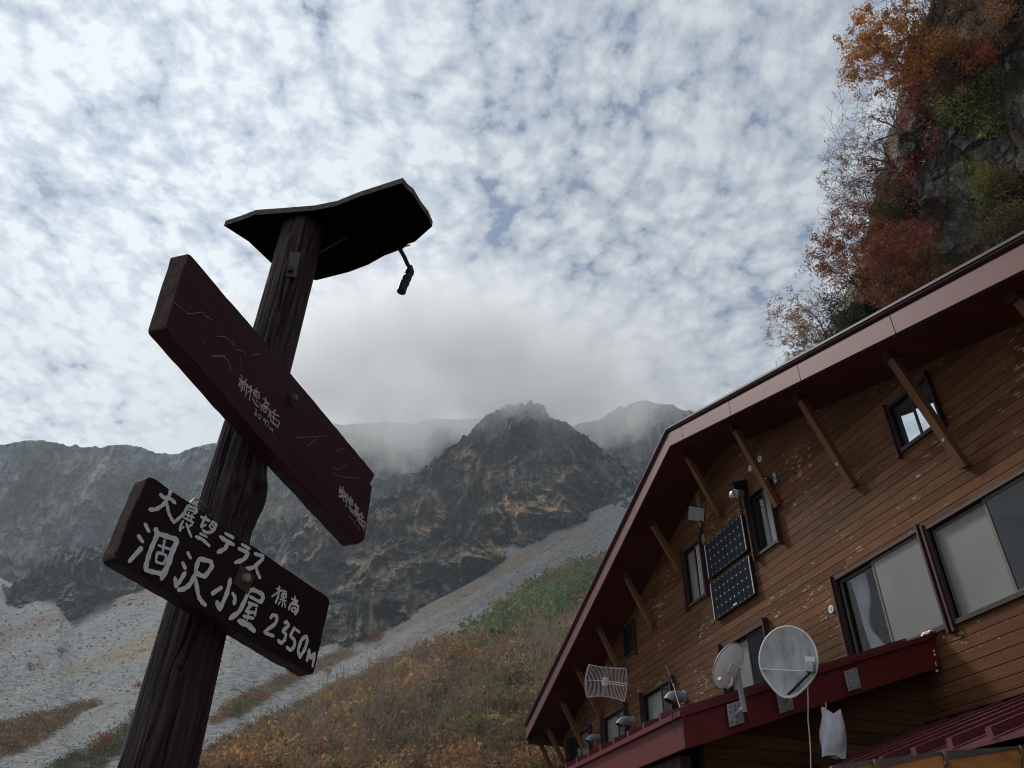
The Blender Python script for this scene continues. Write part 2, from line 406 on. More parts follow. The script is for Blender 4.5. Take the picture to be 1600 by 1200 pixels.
def pane_mat(name, col, rough, spec):
    m, t, p = newmat(name); tc = t.n('ShaderNodeTexCoord')
    n = t.noise(tc.outputs['Object'], 1.6, 3, .5)
    t.put(p, 'Base Color', t.vmath('SCALE', tuple(col), scale=t.mapr(n, .3, .7, .86, 1.12)))
    p.inputs['Roughness'].default_value = rough; p.inputs['Specular IOR Level'].default_value = spec; return m
M['frost'] = pane_mat('frosted_pane', (.155, .158, .145), .35, .5)
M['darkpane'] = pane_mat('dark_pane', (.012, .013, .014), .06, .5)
M['mirror'] = pane_mat('sky_reflecting_pane', (.62, .68, .72), .03, .5)
M['mirror'].node_tree.nodes['Principled BSDF'].inputs['Metallic'].default_value = .95
gm, gt, gp = newmat('clear_glass')
tr = gt.n('ShaderNodeBsdfTransparent'); tr.inputs[0].default_value = (.85, .87, .87, 1); gl = gt.n('ShaderNodeBsdfGlossy'); gl.inputs['Roughness'].default_value = .03
lwt = gt.n('ShaderNodeLayerWeight'); lwt.inputs[0].default_value = .5; frf = gt.math('ADD', gt.math('MULTIPLY', gt.math('POWER', lwt.outputs['Facing'], 5.0), .9), .03); mx = gt.n('ShaderNodeMixShader')
gt.L.new(frf, mx.inputs[0]); gt.L.new(tr.outputs[0], mx.inputs[1]); gt.L.new(gl.outputs[0], mx.inputs[2])
gt.L.new(mx.outputs[0], gm.node_tree.nodes['Material Output'].inputs[0]); M['glass'] = gm

def solar_mat():
    m, t, p = newmat('solar_cells'); a = t.n('ShaderNodeUVMap')
    u, v, _ = t.sep(a.outputs[0])
    def cell(s, n): f = t.math('FRACT', t.math('MULTIPLY', s, n)); return t.math('ABSOLUTE', t.math('SUBTRACT', f, .5))
    cu, cv = cell(u, 9.), cell(v, 4.)
    grid = t.math('MAXIMUM', t.math('GREATER_THAN', cu, .475), t.math('GREATER_THAN', cv, .478))
    dia = t.math('GREATER_THAN', t.math('ADD', cu, cv), .885)
    bus = t.math('LESS_THAN', t.math('ABSOLUTE', t.math('SUBTRACT', cv, .22)), .012)
    c = t.mix(t.math('MAXIMUM', t.math('MULTIPLY', grid, .7), t.math('MULTIPLY', bus, .4)), (.004, .006, .014), (.085, .09, .10))
    c = t.mix(dia, c, (.55, .56, .58))
    t.put(p, 'Base Color', c); p.inputs['Roughness'].default_value = .3; p.inputs['Specular IOR Level'].default_value = .04; return m
M['solar'] = solar_mat()

def postmat(name, base, hi, crack=1., spec=.28):
    m, t, p = newmat(name); g = t.n('ShaderNodeNewGeometry')
    v = t.mapping(g.outputs['Position'], scale=(1, 1, .09))
    n = t.noise(v, 55, 8, .68, .5); n2 = t.noise(g.outputs['Position'], 9, 5, .6)
    fl = t.noise(t.mapping(g.outputs['Position'], scale=(1, 1, .35)), 70, 5, .6)
    c = t.ramp(n, [(.32, tuple(q * .3 for q in base)), (.5, base), (.72, hi)])
    c = t.mix(t.mapr(n2, .35, .65, 0, .35), c, tuple(q * .6 for q in base))
    c = t.mix(t.mapr(fl, .70, .74, 0, .7), c, (.24, .17, .12)) if hi[0] > .03 else c
    t.put(p, 'Base Color', c); p.inputs['Roughness'].default_value = .5 if spec > .1 else .95; p.inputs['Specular IOR Level'].default_value = spec
    bn = t.n('ShaderNodeBump'); bn.inputs['Strength'].default_value = 1.0 * crack; bn.inputs['Distance'].default_value = .012
    t.put(bn, 'Height', n); t.put(p, 'Normal', bn.outputs[0]); return m
M['post'] = postmat('weathered_log', (.027, .010, .013), (.085, .050, .050), 1.5)
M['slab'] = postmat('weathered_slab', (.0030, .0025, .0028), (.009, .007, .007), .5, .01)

def boardmat(name, base, rot):
    m, t, p = newmat(name); tc = t.n('ShaderNodeTexCoord')
    v = t.mapping(tc.outputs['Object'], scale=(.5, 6, 6))
    n = t.noise(v, 9, 7, .62, 1.2); n2 = t.noise(tc.outputs['Object'], 60, 4, .6)
    c = t.ramp(n, [(.3, tuple(q * .55 for q in base)), (.6, base), (.8, tuple(q * 1.5 for q in base))])
    c = t.mix(t.mapr(n2, .72, .78, 0, .5), c, (.12, .07, .05))
    t.put(p, 'Base Color', c); p.inputs['Roughness'].default_value = .55; p.inputs['Specular IOR Level'].default_value = .16
    bn = t.n('ShaderNodeBump'); bn.inputs['Strength'].default_value = .5; bn.inputs['Distance'].default_value = .004
    t.put(bn, 'Height', n); t.put(p, 'Normal', bn.outputs[0]); return m
M['board'] = boardmat('maroon_painted_board', (.036, .006, .010), 0)
M['board_low'] = boardmat('dark_brown_painted_board', (.012, .003, .004), 0)
M['endgrain'] = simple('worn_end_grain', (.062, .036, .030), .8, nscale=45, namp=.5, bump=.6, stretch=(1, 1, .6))
M['letter'] = simple('white_brushed_paint', (.50, .49, .50), .7, nscale=40, namp=.14)
M['letter_small'] = simple('grey_brushed_paint', (.34, .33, .34), .7, nscale=60, namp=.2)

# ------------------------------------------------------------------ terrain sheets
def sheet(name, cols, nx, ny, disp, colour, mat, x0, x1, tp=1.0, behind=(1.25, .8), smooth=False, ylim=None):
    """a hillside: for every bearing it runs from a near foot (yb, rb) up to a far crest (yt, rt) and falls away behind"""
    cols = np.array(cols, float)
    xs = np.linspace(x0, x1, nx)
    yb, rb, yt, rt = [np.interp(xs, cols[:, 0], cols[:, i]) for i in range(1, 5)]
    t = np.linspace(0, 1, ny)[:, None]
    Y = yb + (yt - yb) * t; X = np.broadcast_to(xs, Y.shape)
    Rr = rb * (rt / rb) ** (t ** tp)
    P = atr(X, Y, Rr)
    D = ray(X, Y); D /= np.linalg.norm(D, axis=-1, keepdims=True)
    dr, du = disp(P, X, Y, t + 0 * Y)
    P2 = P + D * dr[..., None]; P2[..., 2] += du
    col = colour(P, X, Y, t + 0 * Y, dr)
    # fall away behind the crest
    rows = []; cr = []
    last = P2[-1]
    for k in range(1, 4):
        h = D[-1].copy(); h[:, 2] = 0; h /= np.linalg.norm(h, axis=-1, keepdims=True)
        q = last + h * (rt * (behind[0] - 1) * k / 3)[:, None]; q[:, 2] = last[:, 2] * (1 - (1 - behind[1]) * k / 3) - k * 2
        rows.append(q); cr.append(col[-1])
    Pf = np.concatenate([P2, np.array(rows)], 0); cf = np.concatenate([col, np.array(cr)], 0)
    n, mcol = Pf.shape[:2]
    idx = np.arange(n * mcol).reshape(n, mcol)
    Fq = np.stack([idx[:-1, :-1], idx[:-1, 1:], idx[1:, 1:], idx[1:, :-1]], -1).reshape(-1, 4)
    o = npmesh(name, Pf.reshape(-1, 3), Fq, mat, col=cf.reshape(-1, 3), smooth=smooth)
    gx_ = np.concatenate([X, np.repeat(X[-1:], 3, 0)], 0); gy_ = np.concatenate([Y, Y[-1:] - np.array([[12.], [24.], [36.]])], 0)
    g3 = np.stack([gx_, gy_, 0 * gx_], -1).reshape(-1, 3).astype('f') / 100.
    at = o.data.attributes.new('guv', 'FLOAT_VECTOR', 'POINT'); at.data.foreach_set('vector', g3.ravel())
    tag(o, kind='structure')
    def sample(x, y):
        yb_, rb_, yt_, rt_ = [np.interp(x, cols[:, 0], cols[:, i]) for i in range(1, 5)]
        tt = np.clip((y - yb_) / (yt_ - yb_), 0, 1); r = rb_ * (rt_ / rb_) ** (tt ** tp)
        p = atr(x, y, r); d = ray(x, y); d /= np.linalg.norm(d, axis=-1, keepdims=True)
        a, b_ = disp(p, x, y, tt); p = p + d * a[..., None]; p[..., 2] += b_
        return p, r
    return o, sample
def inpoly(X, Y, poly, soft=8., jit=0.):
    """soft membership of a region, 1 inside"""
    poly = np.array(poly, float); Xj, Yj = X, Y
    inside = np.zeros(X.shape, bool); dist = np.full(X.shape, 1e9)
    n = len(poly)
    for i in range(n):
        x1_, y1_ = poly[i]; x2_, y2_ = poly[(i + 1) % n]
        c = ((y1_ > Yj) != (y2_ > Yj)) & (Xj < (x2_ - x1_) * (Yj - y1_) / (y2_ - y1_ + 1e-12) + x1_)
        inside ^= c
        ex, ey = x2_ - x1_, y2_ - y1_; L2 = ex * ex + ey * ey + 1e-9
        u = np.clip(((Xj - x1_) * ex + (Yj - y1_) * ey) / L2, 0, 1)
        dist = np.minimum(dist, np.hypot(Xj - x1_ - u * ex, Yj - y1_ - u * ey))
    sd = np.where(inside, dist, -dist) + jit
    return sstep(sd, -soft, soft)
def cmix(a, b, f): return a + (np.asarray(b) - a) * f[..., None]

# --- ground
g = MB(); g.box((-300, -300, -.4), (60, 26, 0)); go = g.build('ground', simple('gravel_ground', (.16, .15, .14), .95, nscale=3, namp=.3)); tag(go, kind='structure')

# --- back wall of the cirque, left
def G(X, Y, sx, sy=None, k=0., z=0.):
    """surface coordinates, sheared so that constant u runs down the fall line"""
    sy = sy or sx; return np.stack([(X + k * Y) / sx, Y / sy, np.zeros_like(X) + z], -1)
def d_back(P, X, Y, t):
    a = ridged(G(X, Y, 120., 210., .35, 3), 5, 5); b = ridged(G(X, Y, 42., 70., .5, 5), 5, 9); c_ = ridged(G(X, Y, 15., 22., .4, 8), 3, 12)
    return (a - .55) * -170 + (b - .55) * -85 + (c_ - .5) * -26, ((ridged(G(X, Y, 34., 34., 0, 2), 4, 3) - .6) * 20) * sstep(t, .0, .3)
def c_back(P, X, Y, t, dr):
    n = fbm(G(X, Y, 70., 60., .3), 6, 21); n2 = fbm(G(X, Y, 120., 50., -.5), 6, 33); n3 = vnoise(G(X, Y, 8.), 8)
    c = np.ones(P.shape) * np.array([.125, .140, .153]) * np.clip(.15 + 1.7 * n + .7 * (n3 - .5), .1, 3)[..., None]
    c = cmix(c, [.25, .175, .11], sstep(n2, .50, .60) * sstep(Y + X * .02, 690, 760) * .8)
    c = cmix(c, [.16, .115, .07], sstep(n2, .50, .6) * (1 - sstep(Y, 700, 725)) * .6)
    c = cmix(c, [.035, .045, .035], sstep(fbm(G(X, Y, 60., 45., .4), 5, 71), .54, .62) * .6)
    c = cmix(c, [.22, .225, .22], inpoly(X, Y, [(-300, 860), (-100, 830), (0, 822), (45, 805), (60, 785), (105, 775), (92, 815), (66, 850), (40, 880), (45, 905), (40, 960), (-300, 960)], 6, (n2 - .5) * 24))
    c = cmix(c, [.22, .225, .22], inpoly(X, Y, [(110, 745), (128, 742), (155, 775), (160, 800), (140, 790)], 4, (n3 - .5) * 14) * .5)
    c = cmix(c, [.22, .225, .22], inpoly(X, Y, [(560, 775), (640, 745), (700, 735), (640, 765), (580, 790)], 5, (n3 - .5) * 20) * .6)
    return c
BACK = [(-500, 1000, 950, 690, 1500), (-200, 985, 950, 694, 1500), (0, 985, 950, 697, 1500), (30, 985, 950, 693, 1500), (60, 985, 950, 691, 1500), (110, 985, 950, 699, 1500), (180, 985, 950, 696, 1500), (210, 985, 950, 697, 1500), (240, 985, 950, 703, 1500), (265, 985, 950, 712, 1500), (300, 985, 950, 704, 1480), (350, 985, 950, 688, 1460), (420, 985, 950, 672, 1450), (500, 985, 950, 664, 1440), (560, 985, 950, 660, 1430), (640, 985, 950, 662, 1420), (720, 985, 950, 655, 1410), (800, 985, 950, 655, 1400), (900, 985, 950, 690, 1400)]
sheet('mountain_back', BACK, 560, 210, d_back, c_back, M['mountain'], -450, 880)

# --- right-hand peak
def c_right(P, X, Y, t, dr):
    n = fbm(G(X, Y, 60., 50., -.3), 6, 22); n2 = fbm(G(X, Y, 45., 40.), 6, 35)
    c = np.ones(P.shape) * np.array([.105, .115, .110]) * np.clip(.2 + 1.6 * n, .1, 3)[..., None]
    c = cmix(c, [.035, .048, .033], sstep(n2, .46, .58) * .7)
    c = cmix(c, [.13, .085, .055], sstep(fbm(G(X, Y, 60., 40.), 5, 51), .58, .66) * .6)
    return c
def d_right(P, X, Y, t):
    a = ridged(G(X, Y, 80., 150., -.3, 1), 5, 15); b = ridged(G(X, Y, 26., 40., -.2, 4), 4, 19)
    return (a - .55) * -120 + (b - .55) * -55, (ridged(G(X, Y, 24., 24., 0, 2), 4, 3) - .6) * 17 * sstep(t, .3, .8)
sheet('mountain_right', [(820, 900, 1000, 700, 1300), (880, 900, 1000, 682, 1300), (905, 900, 1000, 663, 1300), (930, 900, 1000, 655, 1300), (960, 900, 1000, 641, 1300), (985, 900, 1000, 630, 1300), (1010, 900, 1000, 624, 1300), (1040, 900, 1000, 631, 1300), (1065, 900, 1000, 641, 1300), (1090, 900, 1000, 646, 1300), (1160, 900, 1000, 640, 1300), (1400, 900, 1000, 560, 1300), (1600, 900, 1000, 520, 1300)], 300, 130, d_right, c_right, M['mountain'], 830, 1500)

# --- central spur
SPUR = [(-60, 975, 720, 960, 730), (5, 975, 720, 921, 750), (40, 975, 700, 893, 780), (90, 975, 690, 866, 820), (160, 975, 680, 850, 850), (250, 975, 680, 856, 870), (330, 975, 660, 842, 880), (420, 1010, 600, 818, 900), (500, 1040, 540, 802, 910), (585, 1012, 520, 784, 920), (640, 990, 550, 750, 960), (690, 960, 600, 708, 1000), (712, 950, 615, 694, 1020), (745, 930, 630, 662, 1050), (780, 905, 650, 641, 1080), (800, 885, 680, 633, 1090), (830, 870, 720, 627, 1100), (850, 862, 740, 636, 1100), (866, 856, 760, 655, 1090), (890, 845, 780, 667, 1080), (924, 830, 820, 690, 1080), (950, 818, 850, 708, 1080), (1002, 790, 900, 739, 1080), (1060, 770, 950, 765, 1080), (1200, 760, 1000, 759, 1080)]
def d_spur(P, X, Y, t):
    e = sstep(t, 0, .12)
    wx_ = fbm(G(X, Y, 75., z=6), 4, 31) - .5; wy_ = fbm(G(X, Y, 75., z=9), 4, 37) - .5
    th = np.arctan2(X - 835., Y - 560.) + wx_ * .75; ro = np.hypot(X - 835., Y - 560.) + wy_ * 130
    rad_ = np.stack([th * 6.5, ro / 230., 0 * X], -1); rad2 = np.stack([th * 17., ro / 90., 0 * X + 4], -1)
    a = ridged(rad_, 5, 45); b = ridged(rad2, 5, 49); c_ = ridged(G(X, Y, 15., 19., .3, 2), 4, 52); d_ = ridged(G(X + wx_ * 60, Y, 85., 70., .2, 7), 5, 58)
    return ((a - .55) * -130 + (b - .55) * -60 + (c_ - .5) * -34 + (d_ - .55) * -130) * e, ((ridged(G(X, Y, 24., 24., 0, 2), 4, 3) - .6) * 17 + (vnoise(G(X, Y, 5.), 4) - .5) * 5) * sstep(t, .35, .9)
def c_spur(P, X, Y, t, dr):
    n = fbm(G(X, Y, 60., 50., .3), 6, 22); n2 = fbm(G(X, Y, 60., 45., .5), 6, 36); n3 = vnoise(G(X, Y, 6.), 8); n4 = fbm(G(X, Y, 22., 20.), 4, 61)
    c = np.ones(P.shape) * np.array([.185, .188, .180]) * np.clip(.05 + 1.6 * n + 1.1 * (n4 - .5) + .6 * (n3 - .5), .08, 3)[..., None]
    tan = inpoly(X, Y, [(590, 800), (650, 770), (800, 720), (900, 760), (950, 800), (880, 830), (800, 870), (720, 905), (660, 880), (600, 850)], 30, (n2 - .5) * 130)
    c = cmix(c, np.array([.60, .39, .20]), tan * sstep(n2, .36, .54) * .95)
    brn = inpoly(X, Y, [(480, 820), (640, 790), (760, 880), (700, 930), (560, 1010), (470, 1040), (400, 960)], 20, (n2 - .5) * 80)
    c = cmix(c, np.array([.32, .225, .15]), brn * sstep(n4, .34, .52) * .9)
    c = cmix(c, np.array([.27, .19, .11]), inpoly(X, Y, [(180, 850), (420, 830), (470, 930), (300, 910), (200, 900)], 20, (n2 - .5) * 60) * sstep(n2, .45, .6) * .8)
    c = cmix(c, np.array([.045, .062, .036]), sstep(fbm(G(X, Y, 46., 36., .2), 5, 73), .54, .60) * .85 * sstep(Y, 660, 700))
    c = cmix(c, np.array([.21, .21, .20]), inpoly(X, Y, [(775, 690), (790, 672), (800, 690), (780, 720), (745, 738), (770, 712)], 5, (n3 - .5) * 14) * .8)
    c = cmix(c, np.array([.21, .21, .20]), inpoly(X, Y, [(835, 652), (846, 650), (848, 675), (842, 676)], 4, (n3 - .5) * 8) * .6)
    c = cmix(c, np.array([.24, .20, .11]), inpoly(X, Y, [(510, 1010), (575, 975), (660, 930), (720, 905), (700, 925), (600, 985), (520, 1030)], 6, (n3 - .5) * 20) * .55)
    return c
spur, S_spur = sheet('mountain_spur', SPUR, 620, 280, d_spur, c_spur, M['mountain'], -60, 1120)

# --- the long slope: scree at the top, brush below
SLOPE = [(-500, 1500, 30, 880, 800), (-60, 1500, 30, 893, 800), (0, 1500, 30, 902, 800), (18, 1500, 30, 912, 790), (60, 1500, 30, 916, 780), (92, 1500, 30, 926, 765), (108, 1500, 30, 944, 745), (118, 1500, 30, 952, 735), (150, 1500, 29, 944, 725), (233, 1500, 27, 919, 710), (360, 1500, 25, 935, 640), (420, 1500, 24, 975, 580), (480, 1500, 23, 1014, 520), (575, 1500, 22, 996, 520), (640, 1500, 20, 958, 560), (716, 1500, 19, 921, 600), (762, 1500, 18, 895, 640), (796, 1500, 17, 852, 700), (819, 1500, 17, 843, 740), (870, 1500, 17, 822, 780), (995, 1500, 16, 771, 900), (1050, 1500, 16, 745, 950), (1300, 1500, 30, 700, 1000), (1700, 1500, 60, 690, 1000)]
brush_main = [(240, 1330), (300, 1222), (357, 1202), (400, 1165), (475, 1132), (520, 1105), (580, 1079), (650, 1036), (700, 1004), (737, 983), (781, 957), (820, 925), (860, 898), (934, 872), (1000, 850), (1700, 700), (1700, 1500), (240, 1500)]
def d_slope(P, X, Y, t):
    s = sstep(t, .15, .5)
    a = (fbm(P / 40., 5, 5) - .5) * 14 * s; b = (ridged(P / 11., 4, 6) - .5) * 2.5 * s
    vm = inpoly(X, Y, brush_main, 8.) * (1 - sstep(t, .75, .95)); hum = (1 - np.abs(2 * vnoise(P / 3.4 + 7, 33) - 1)) * .9 + vnoise(P / 7., 35) * 2.2
    return -(a + b) * .8, vm * hum + (vnoise(P / 3.5, 2) - .5) * 1.2 * s * sstep(t, .2, .9) * (1 - sstep(t, .9, 1))
veg1 = [(328, 1128), (350, 1105), (385, 1085), (430, 1062), (466, 1048), (500, 1030), (545, 1012), (560, 1022), (520, 1040), (466, 1064), (420, 1090), (380, 1118), (335, 1134)]
veg2 = [(300, 1190), (330, 1165), (400, 1130), (450, 1108), (520, 1070), (560, 1055), (640, 1015), (660, 1030), (580, 1078), (480, 1130), (400, 1160), (330, 1200)]
veg3 = [(-60, 1155), (0, 1130), (60, 1116), (110, 1104), (150, 1094), (160, 1100), (120, 1120), (80, 1150), (40, 1172), (0, 1188), (-60, 1215)]
veg4 = [(60, 1215), (100, 1185), (150, 1160), (205, 1128), (225, 1140), (190, 1180), (140, 1215)]
tan1 = [(165, 1042), (190, 1012), (230, 990), (265, 978), (262, 1002), (235, 1022), (195, 1038)]
tan2 = [(100, 1045), (150, 1022), (200, 1003), (215, 1008), (160, 1040), (115, 1062)]
tan3 = [(560, 1010), (640, 965), (716, 925), (790, 880), (850, 850), (905, 838), (960, 815), (935, 862), (860, 893), (790, 925), (730, 960), (650, 1005), (590, 1040)]
strip1 = [(-60, 1012), (0, 985), (100, 950), (240, 925), (240, 934), (120, 965), (30, 1000), (-60, 1035)]
greenband = [(690, 1005), (760, 958), (830, 908), (900, 880), (970, 845), (970, 950), (900, 978), (830, 1010), (740, 1022)]
def c_slope(P, X, Y, t, dr):
    # stripes follow the fall line
    U = (X + 1.75 * (Y - 900)); n = fbm(np.stack([U / 60., (X) / 420., 0 * X], -1), 5, 9); n2 = fbm(P / 9., 5, 12); n3 = vnoise(P / 1.7, 3)
    c = np.ones(P.shape) * np.array([.225, .235, .238]) * (.62 + .60 * n + .45 * (n2 - .5) + .5 * (n3 - .5))[..., None]
    j = (n - .5) * 46 + (n2 - .5) * 26
    c = cmix(c, [.20, .19, .17], sstep(n, .52, .62) * .5)
    for poly, k, s_ in ((tan1, (.23, .175, .09), .8), (tan2, (.19, .15, .10), .7), (strip1, (.15, .105, .075), .8)):
        c = cmix(c, k, inpoly(X, Y, poly, 6, (n2 - .5) * 30) * s_)
    tt = inpoly(X, Y, tan3, 5, j * .7); nf = fbm(np.stack([U / 13., X / 260., 0 * X], -1), 4, 19)
    c = cmix(c, cmix(np.ones(P.shape) * [.17, .105, .07], [.24, .175, .10], n2), tt * sstep(nf + (n2 - .5) * .4, .47, .56) * .8)
    veg = np.clip(inpoly(X, Y, brush_main, 4, (n2 - .5) * 30) + inpoly(X, Y, veg1, 3, (n2 - .5) * 14) + inpoly(X, Y, veg2, 3, (n2 - .5) * 14) + inpoly(X, Y, veg3, 4, (n2 - .5) * 16) + inpoly(X, Y, veg4, 4, (n2 - .5) * 16), 0, 1)
    vc = cmix(np.ones(P.shape) * [.075, .052, .034], [.105, .075, .045], n2)
    return cmix(c, vc, veg)
slope, S_slope = sheet('slope', SLOPE, 560, 400, d_slope, c_slope, M['slope'], -400, 1500)

# ------------------------------------------------------------------ scatter clumps of leaf cards
def cards(C, Rad, n, size, colr, flat=.7, up=0., jitter=.25, aspect=1.0):
    """n leaf cards around each centre; returns V, F, col"""
    k = len(C); tot = k * n
    u = rng.normal(size=(tot, 3)); u /= np.linalg.norm(u, axis=1, keepdims=True)
    rr = rng.random(tot) ** (1 / 2.2)
    Cr = np.repeat(C, n, 0); Rr = np.repeat(Rad, n)
    P = Cr + u * (rr * Rr)[:, None] * np.array([1, 1, flat]); P[:, 2] += np.repeat(Rad, n) * up
    a = rng.normal(size=(tot, 3)); a /= np.linalg.norm(a, axis=1, keepdims=True)
    b = np.cross(a, rng.normal(size=(tot, 3))); b /= np.linalg.norm(b, axis=1, keepdims=True)
    s = np.repeat(size, n) * (.6 + .8 * rng.random(tot)) if np.ndim(size) else size * (.6 + .8 * rng.random(tot))
    a *= s[:, None] / 2; b *= s[:, None] / 2 * aspect
    V = np.stack([P - a, P - b * .6, P + a, P + b * .6], 1).reshape(-1, 3)
    F_ = np.arange(tot * 4).reshape(-1, 4)
    cc = np.repeat(colr, n, 0) * (1 + jitter * (rng.random((tot, 1)) - .5) * 2) * (1 + .12 * (rng.random((tot, 3)) - .5))
    return V, F_, np.repeat(cc, 4, 0)
def merge(L):
    V = []; F_ = []; C = []; k = 0
    for v, f, c in L: V.append(v); F_.append(f + k); C.append(c); k += len(v)
    return np.concatenate(V), np.concatenate(F_), np.concatenate(C)
def twigs(C, H, n, wd, colr, spread=.45):
    """thin bare upright stems"""
    k = len(C); tot = k * n; Cr = np.repeat(C, n, 0); h = np.repeat(H, n) * (.5 + .7 * rng.random(tot))
    d = rng.normal(size=(tot, 3)) * spread; d[:, 2] = 1; d /= np.linalg.norm(d, axis=1, keepdims=True)
    P = Cr + rng.normal(size=(tot, 3)) * np.repeat(H, n)[:, None] * [.35, .35, .05]
    side = np.cross(d, rng.normal(size=(tot, 3))); side /= np.linalg.norm(side, axis=1, keepdims=True); side *= (wd if np.ndim(wd) == 0 else np.repeat(wd, n)[:, None])
    bend = rng.normal(size=(tot, 3)) * (h * .15)[:, None]
    mid = P + d * (h * .55)[:, None]; top = P + d * h[:, None] + bend
    V = np.stack([P - side, P + side, mid + side * .7, top], 1)
    V2 = np.stack([P - side, mid + side * .7, top, mid - side * .7], 1)
    V = V2.reshape(-1, 3)
    cc = np.repeat(colr, n, 0) * (.75 + .5 * rng.random((tot, 1)))
    return V, np.arange(tot * 4).reshape(-1, 4), np.repeat(cc, 4, 0)
def scatter(poly, n, S, power=1.0, xr=None, yr=None):
    poly = np.array(poly, float); x0, y0 = poly.min(0); x1, y1 = poly.max(0)
    if xr: x0, x1 = max(x0, xr[0]), min(x1, xr[1])
    if yr: y0, y1 = max(y0, yr[0]), min(y1, yr[1])
    X = rng.uniform(x0, x1, n * 6); Y = rng.uniform(y0, y1, n * 6)
    ins = inpoly(X, Y, poly, 1.) > .5; X = X[ins][:n]; Y = Y[ins][:n]
    p, r = S(X, Y); return X, Y, p, r
BR = np.array([(.165, .102, .055), (.21, .125, .055), (.14, .110, .052), (.215, .092, .042), (.115, .112, .046)])
GREEN = np.array([.075, .115, .036]); YEL = np.array([.36, .25, .045]); ORA = np.array([.30, .13, .035]); RED = np.array([.24, .055, .03])
def clumpcol(X, Y, P, base=None):
    n = fbm(np.stack([(X + 1.4 * Y) / 75., X / 160., 0 * X], -1), 4, 77); n2 = vnoise(np.stack([X / 26., Y / 15., 0 * X], -1), 15)
    i = rng.integers(0, 5, len(X)); c = BR[i] * (.75 + .5 * rng.random((len(X), 1)))
    red = sstep(n, .50, .60); c = cmix(c, [.115, .050, .034], red * .55)
    gb = inpoly(X, Y, greenband, 14, (n2 - .5) * 50); c = cmix(c, GREEN, gb * .95)
    ol = inpoly(X, Y, [(560, 1130), (700, 1060), (850, 1010), (900, 1100), (830, 1215), (560, 1215)], 30, (n2 - .5) * 60); c = cmix(c, [.085, .082, .036], ol * .6)
    hot = sstep(n2, .56, .64) * sstep(rng.random(len(X)), .35, .45)
    band = sstep(-np.abs(Y - (1185 - (X - 400) * .53)), -85, -25)   # a run of turned shrubs along the brush edge
    pick = rng.random(len(X)); c = c * 1.3 * (.5 + 1.25 * vnoise(np.stack([(X + .8 * Y) / 34., Y / 20., 0 * X + 3], -1), 44))[:, None] * (.7 + .6 * rng.random((len(X), 1))); hc = np.where(pick[:, None] < .5, YEL, np.where(pick[:, None] < .85, ORA, RED))
    c = c + (hc - c) * (np.clip(hot * band * .9, 0, 1))[:, None]
    return c
parts = []; tw = []
X, Y, p, r = scatter(brush_main, 9000, S_slope, xr=(240, 1010), yr=(830, 1260))
keep = np.ones(len(X), bool)
c = clumpcol(X, Y, p); rad = (.5 + 1.5 * rng.random(len(X)) ** 2.5) * np.clip(r / 95, .7, 3.4)
parts.append(cards(p + [0, 0, .2], rad, 34, rad * .34, c, .85, .4))
gbm = inpoly(X, Y, greenband, 10.)
sel = rng.random(len(X)) < .22 * (1 - gbm)
tcx = np.array([.20, .165, .125])
tw.append(twigs(p[sel], rad[sel] * 2.1, 9, (r[sel] * .00035), np.ones((sel.sum(), 3)) * [.19, .125, .085]))
sel = inpoly(X, Y, [(790, 985), (960, 900), (960, 1100), (860, 1110), (800, 1060)], 20) * (1 - gbm) * rng.random(len(X)) > .72
tw.append(twigs(p[sel], rad[sel] * 3.0, 12, (r[sel] * .00045), np.ones((sel.sum(), 3)) * [.24, .19, .145], .35))
sel = inpoly(X, Y, [(440, 1100), (640, 1020), (760, 1100), (760, 1215), (300, 1215)], 20) * rng.random(len(X)) > .80
tw.append(twigs(p[sel], rad[sel] * 2.6, 12, (r[sel] * .00045), np.ones((sel.sum(), 3)) * [.21, .15, .115], .3))
for poly, n, mixc in ((veg1, 420, [(.20, .12, .045), (.07, .08, .035), (.22, .10, .035)]), (veg2, 620, [(.16, .09, .04), (.055, .07, .03), (.06, .075, .03), (.13, .07, .04)]), (veg3, 520, [(.17, .07, .03), (.20, .11, .04), (.10, .06, .035), (.07, .075, .03)]), (veg4, 420, [(.05, .065, .03), (.07, .085, .035), (.06, .07, .035)])):
    X, Y, p, r = scatter(poly, n, S_slope)
    mc = np.array(mixc)[rng.integers(0, len(mixc), len(X))]
    rad = (.7 + .7 * rng.random(len(X))) * np.clip(r / 160, .7, 2.5)
    parts.append(cards(p, rad, 32, rad * .22, mc, .6, .3))
V, F_, C_ = merge(parts); bo = npmesh('brush', V, F_, M['leaf'], col=C_); tag(bo, 'brown and reddish autumn brush covering the lower mountain slope', 'brush', kind='stuff')
V, F_, C_ = merge(tw); to = npmesh('bare_twigs', V, F_, M['leaf'], col=C_); tag(to, 'bare pale twigs standing out of the brush on the slope', 'twigs', kind='stuff')
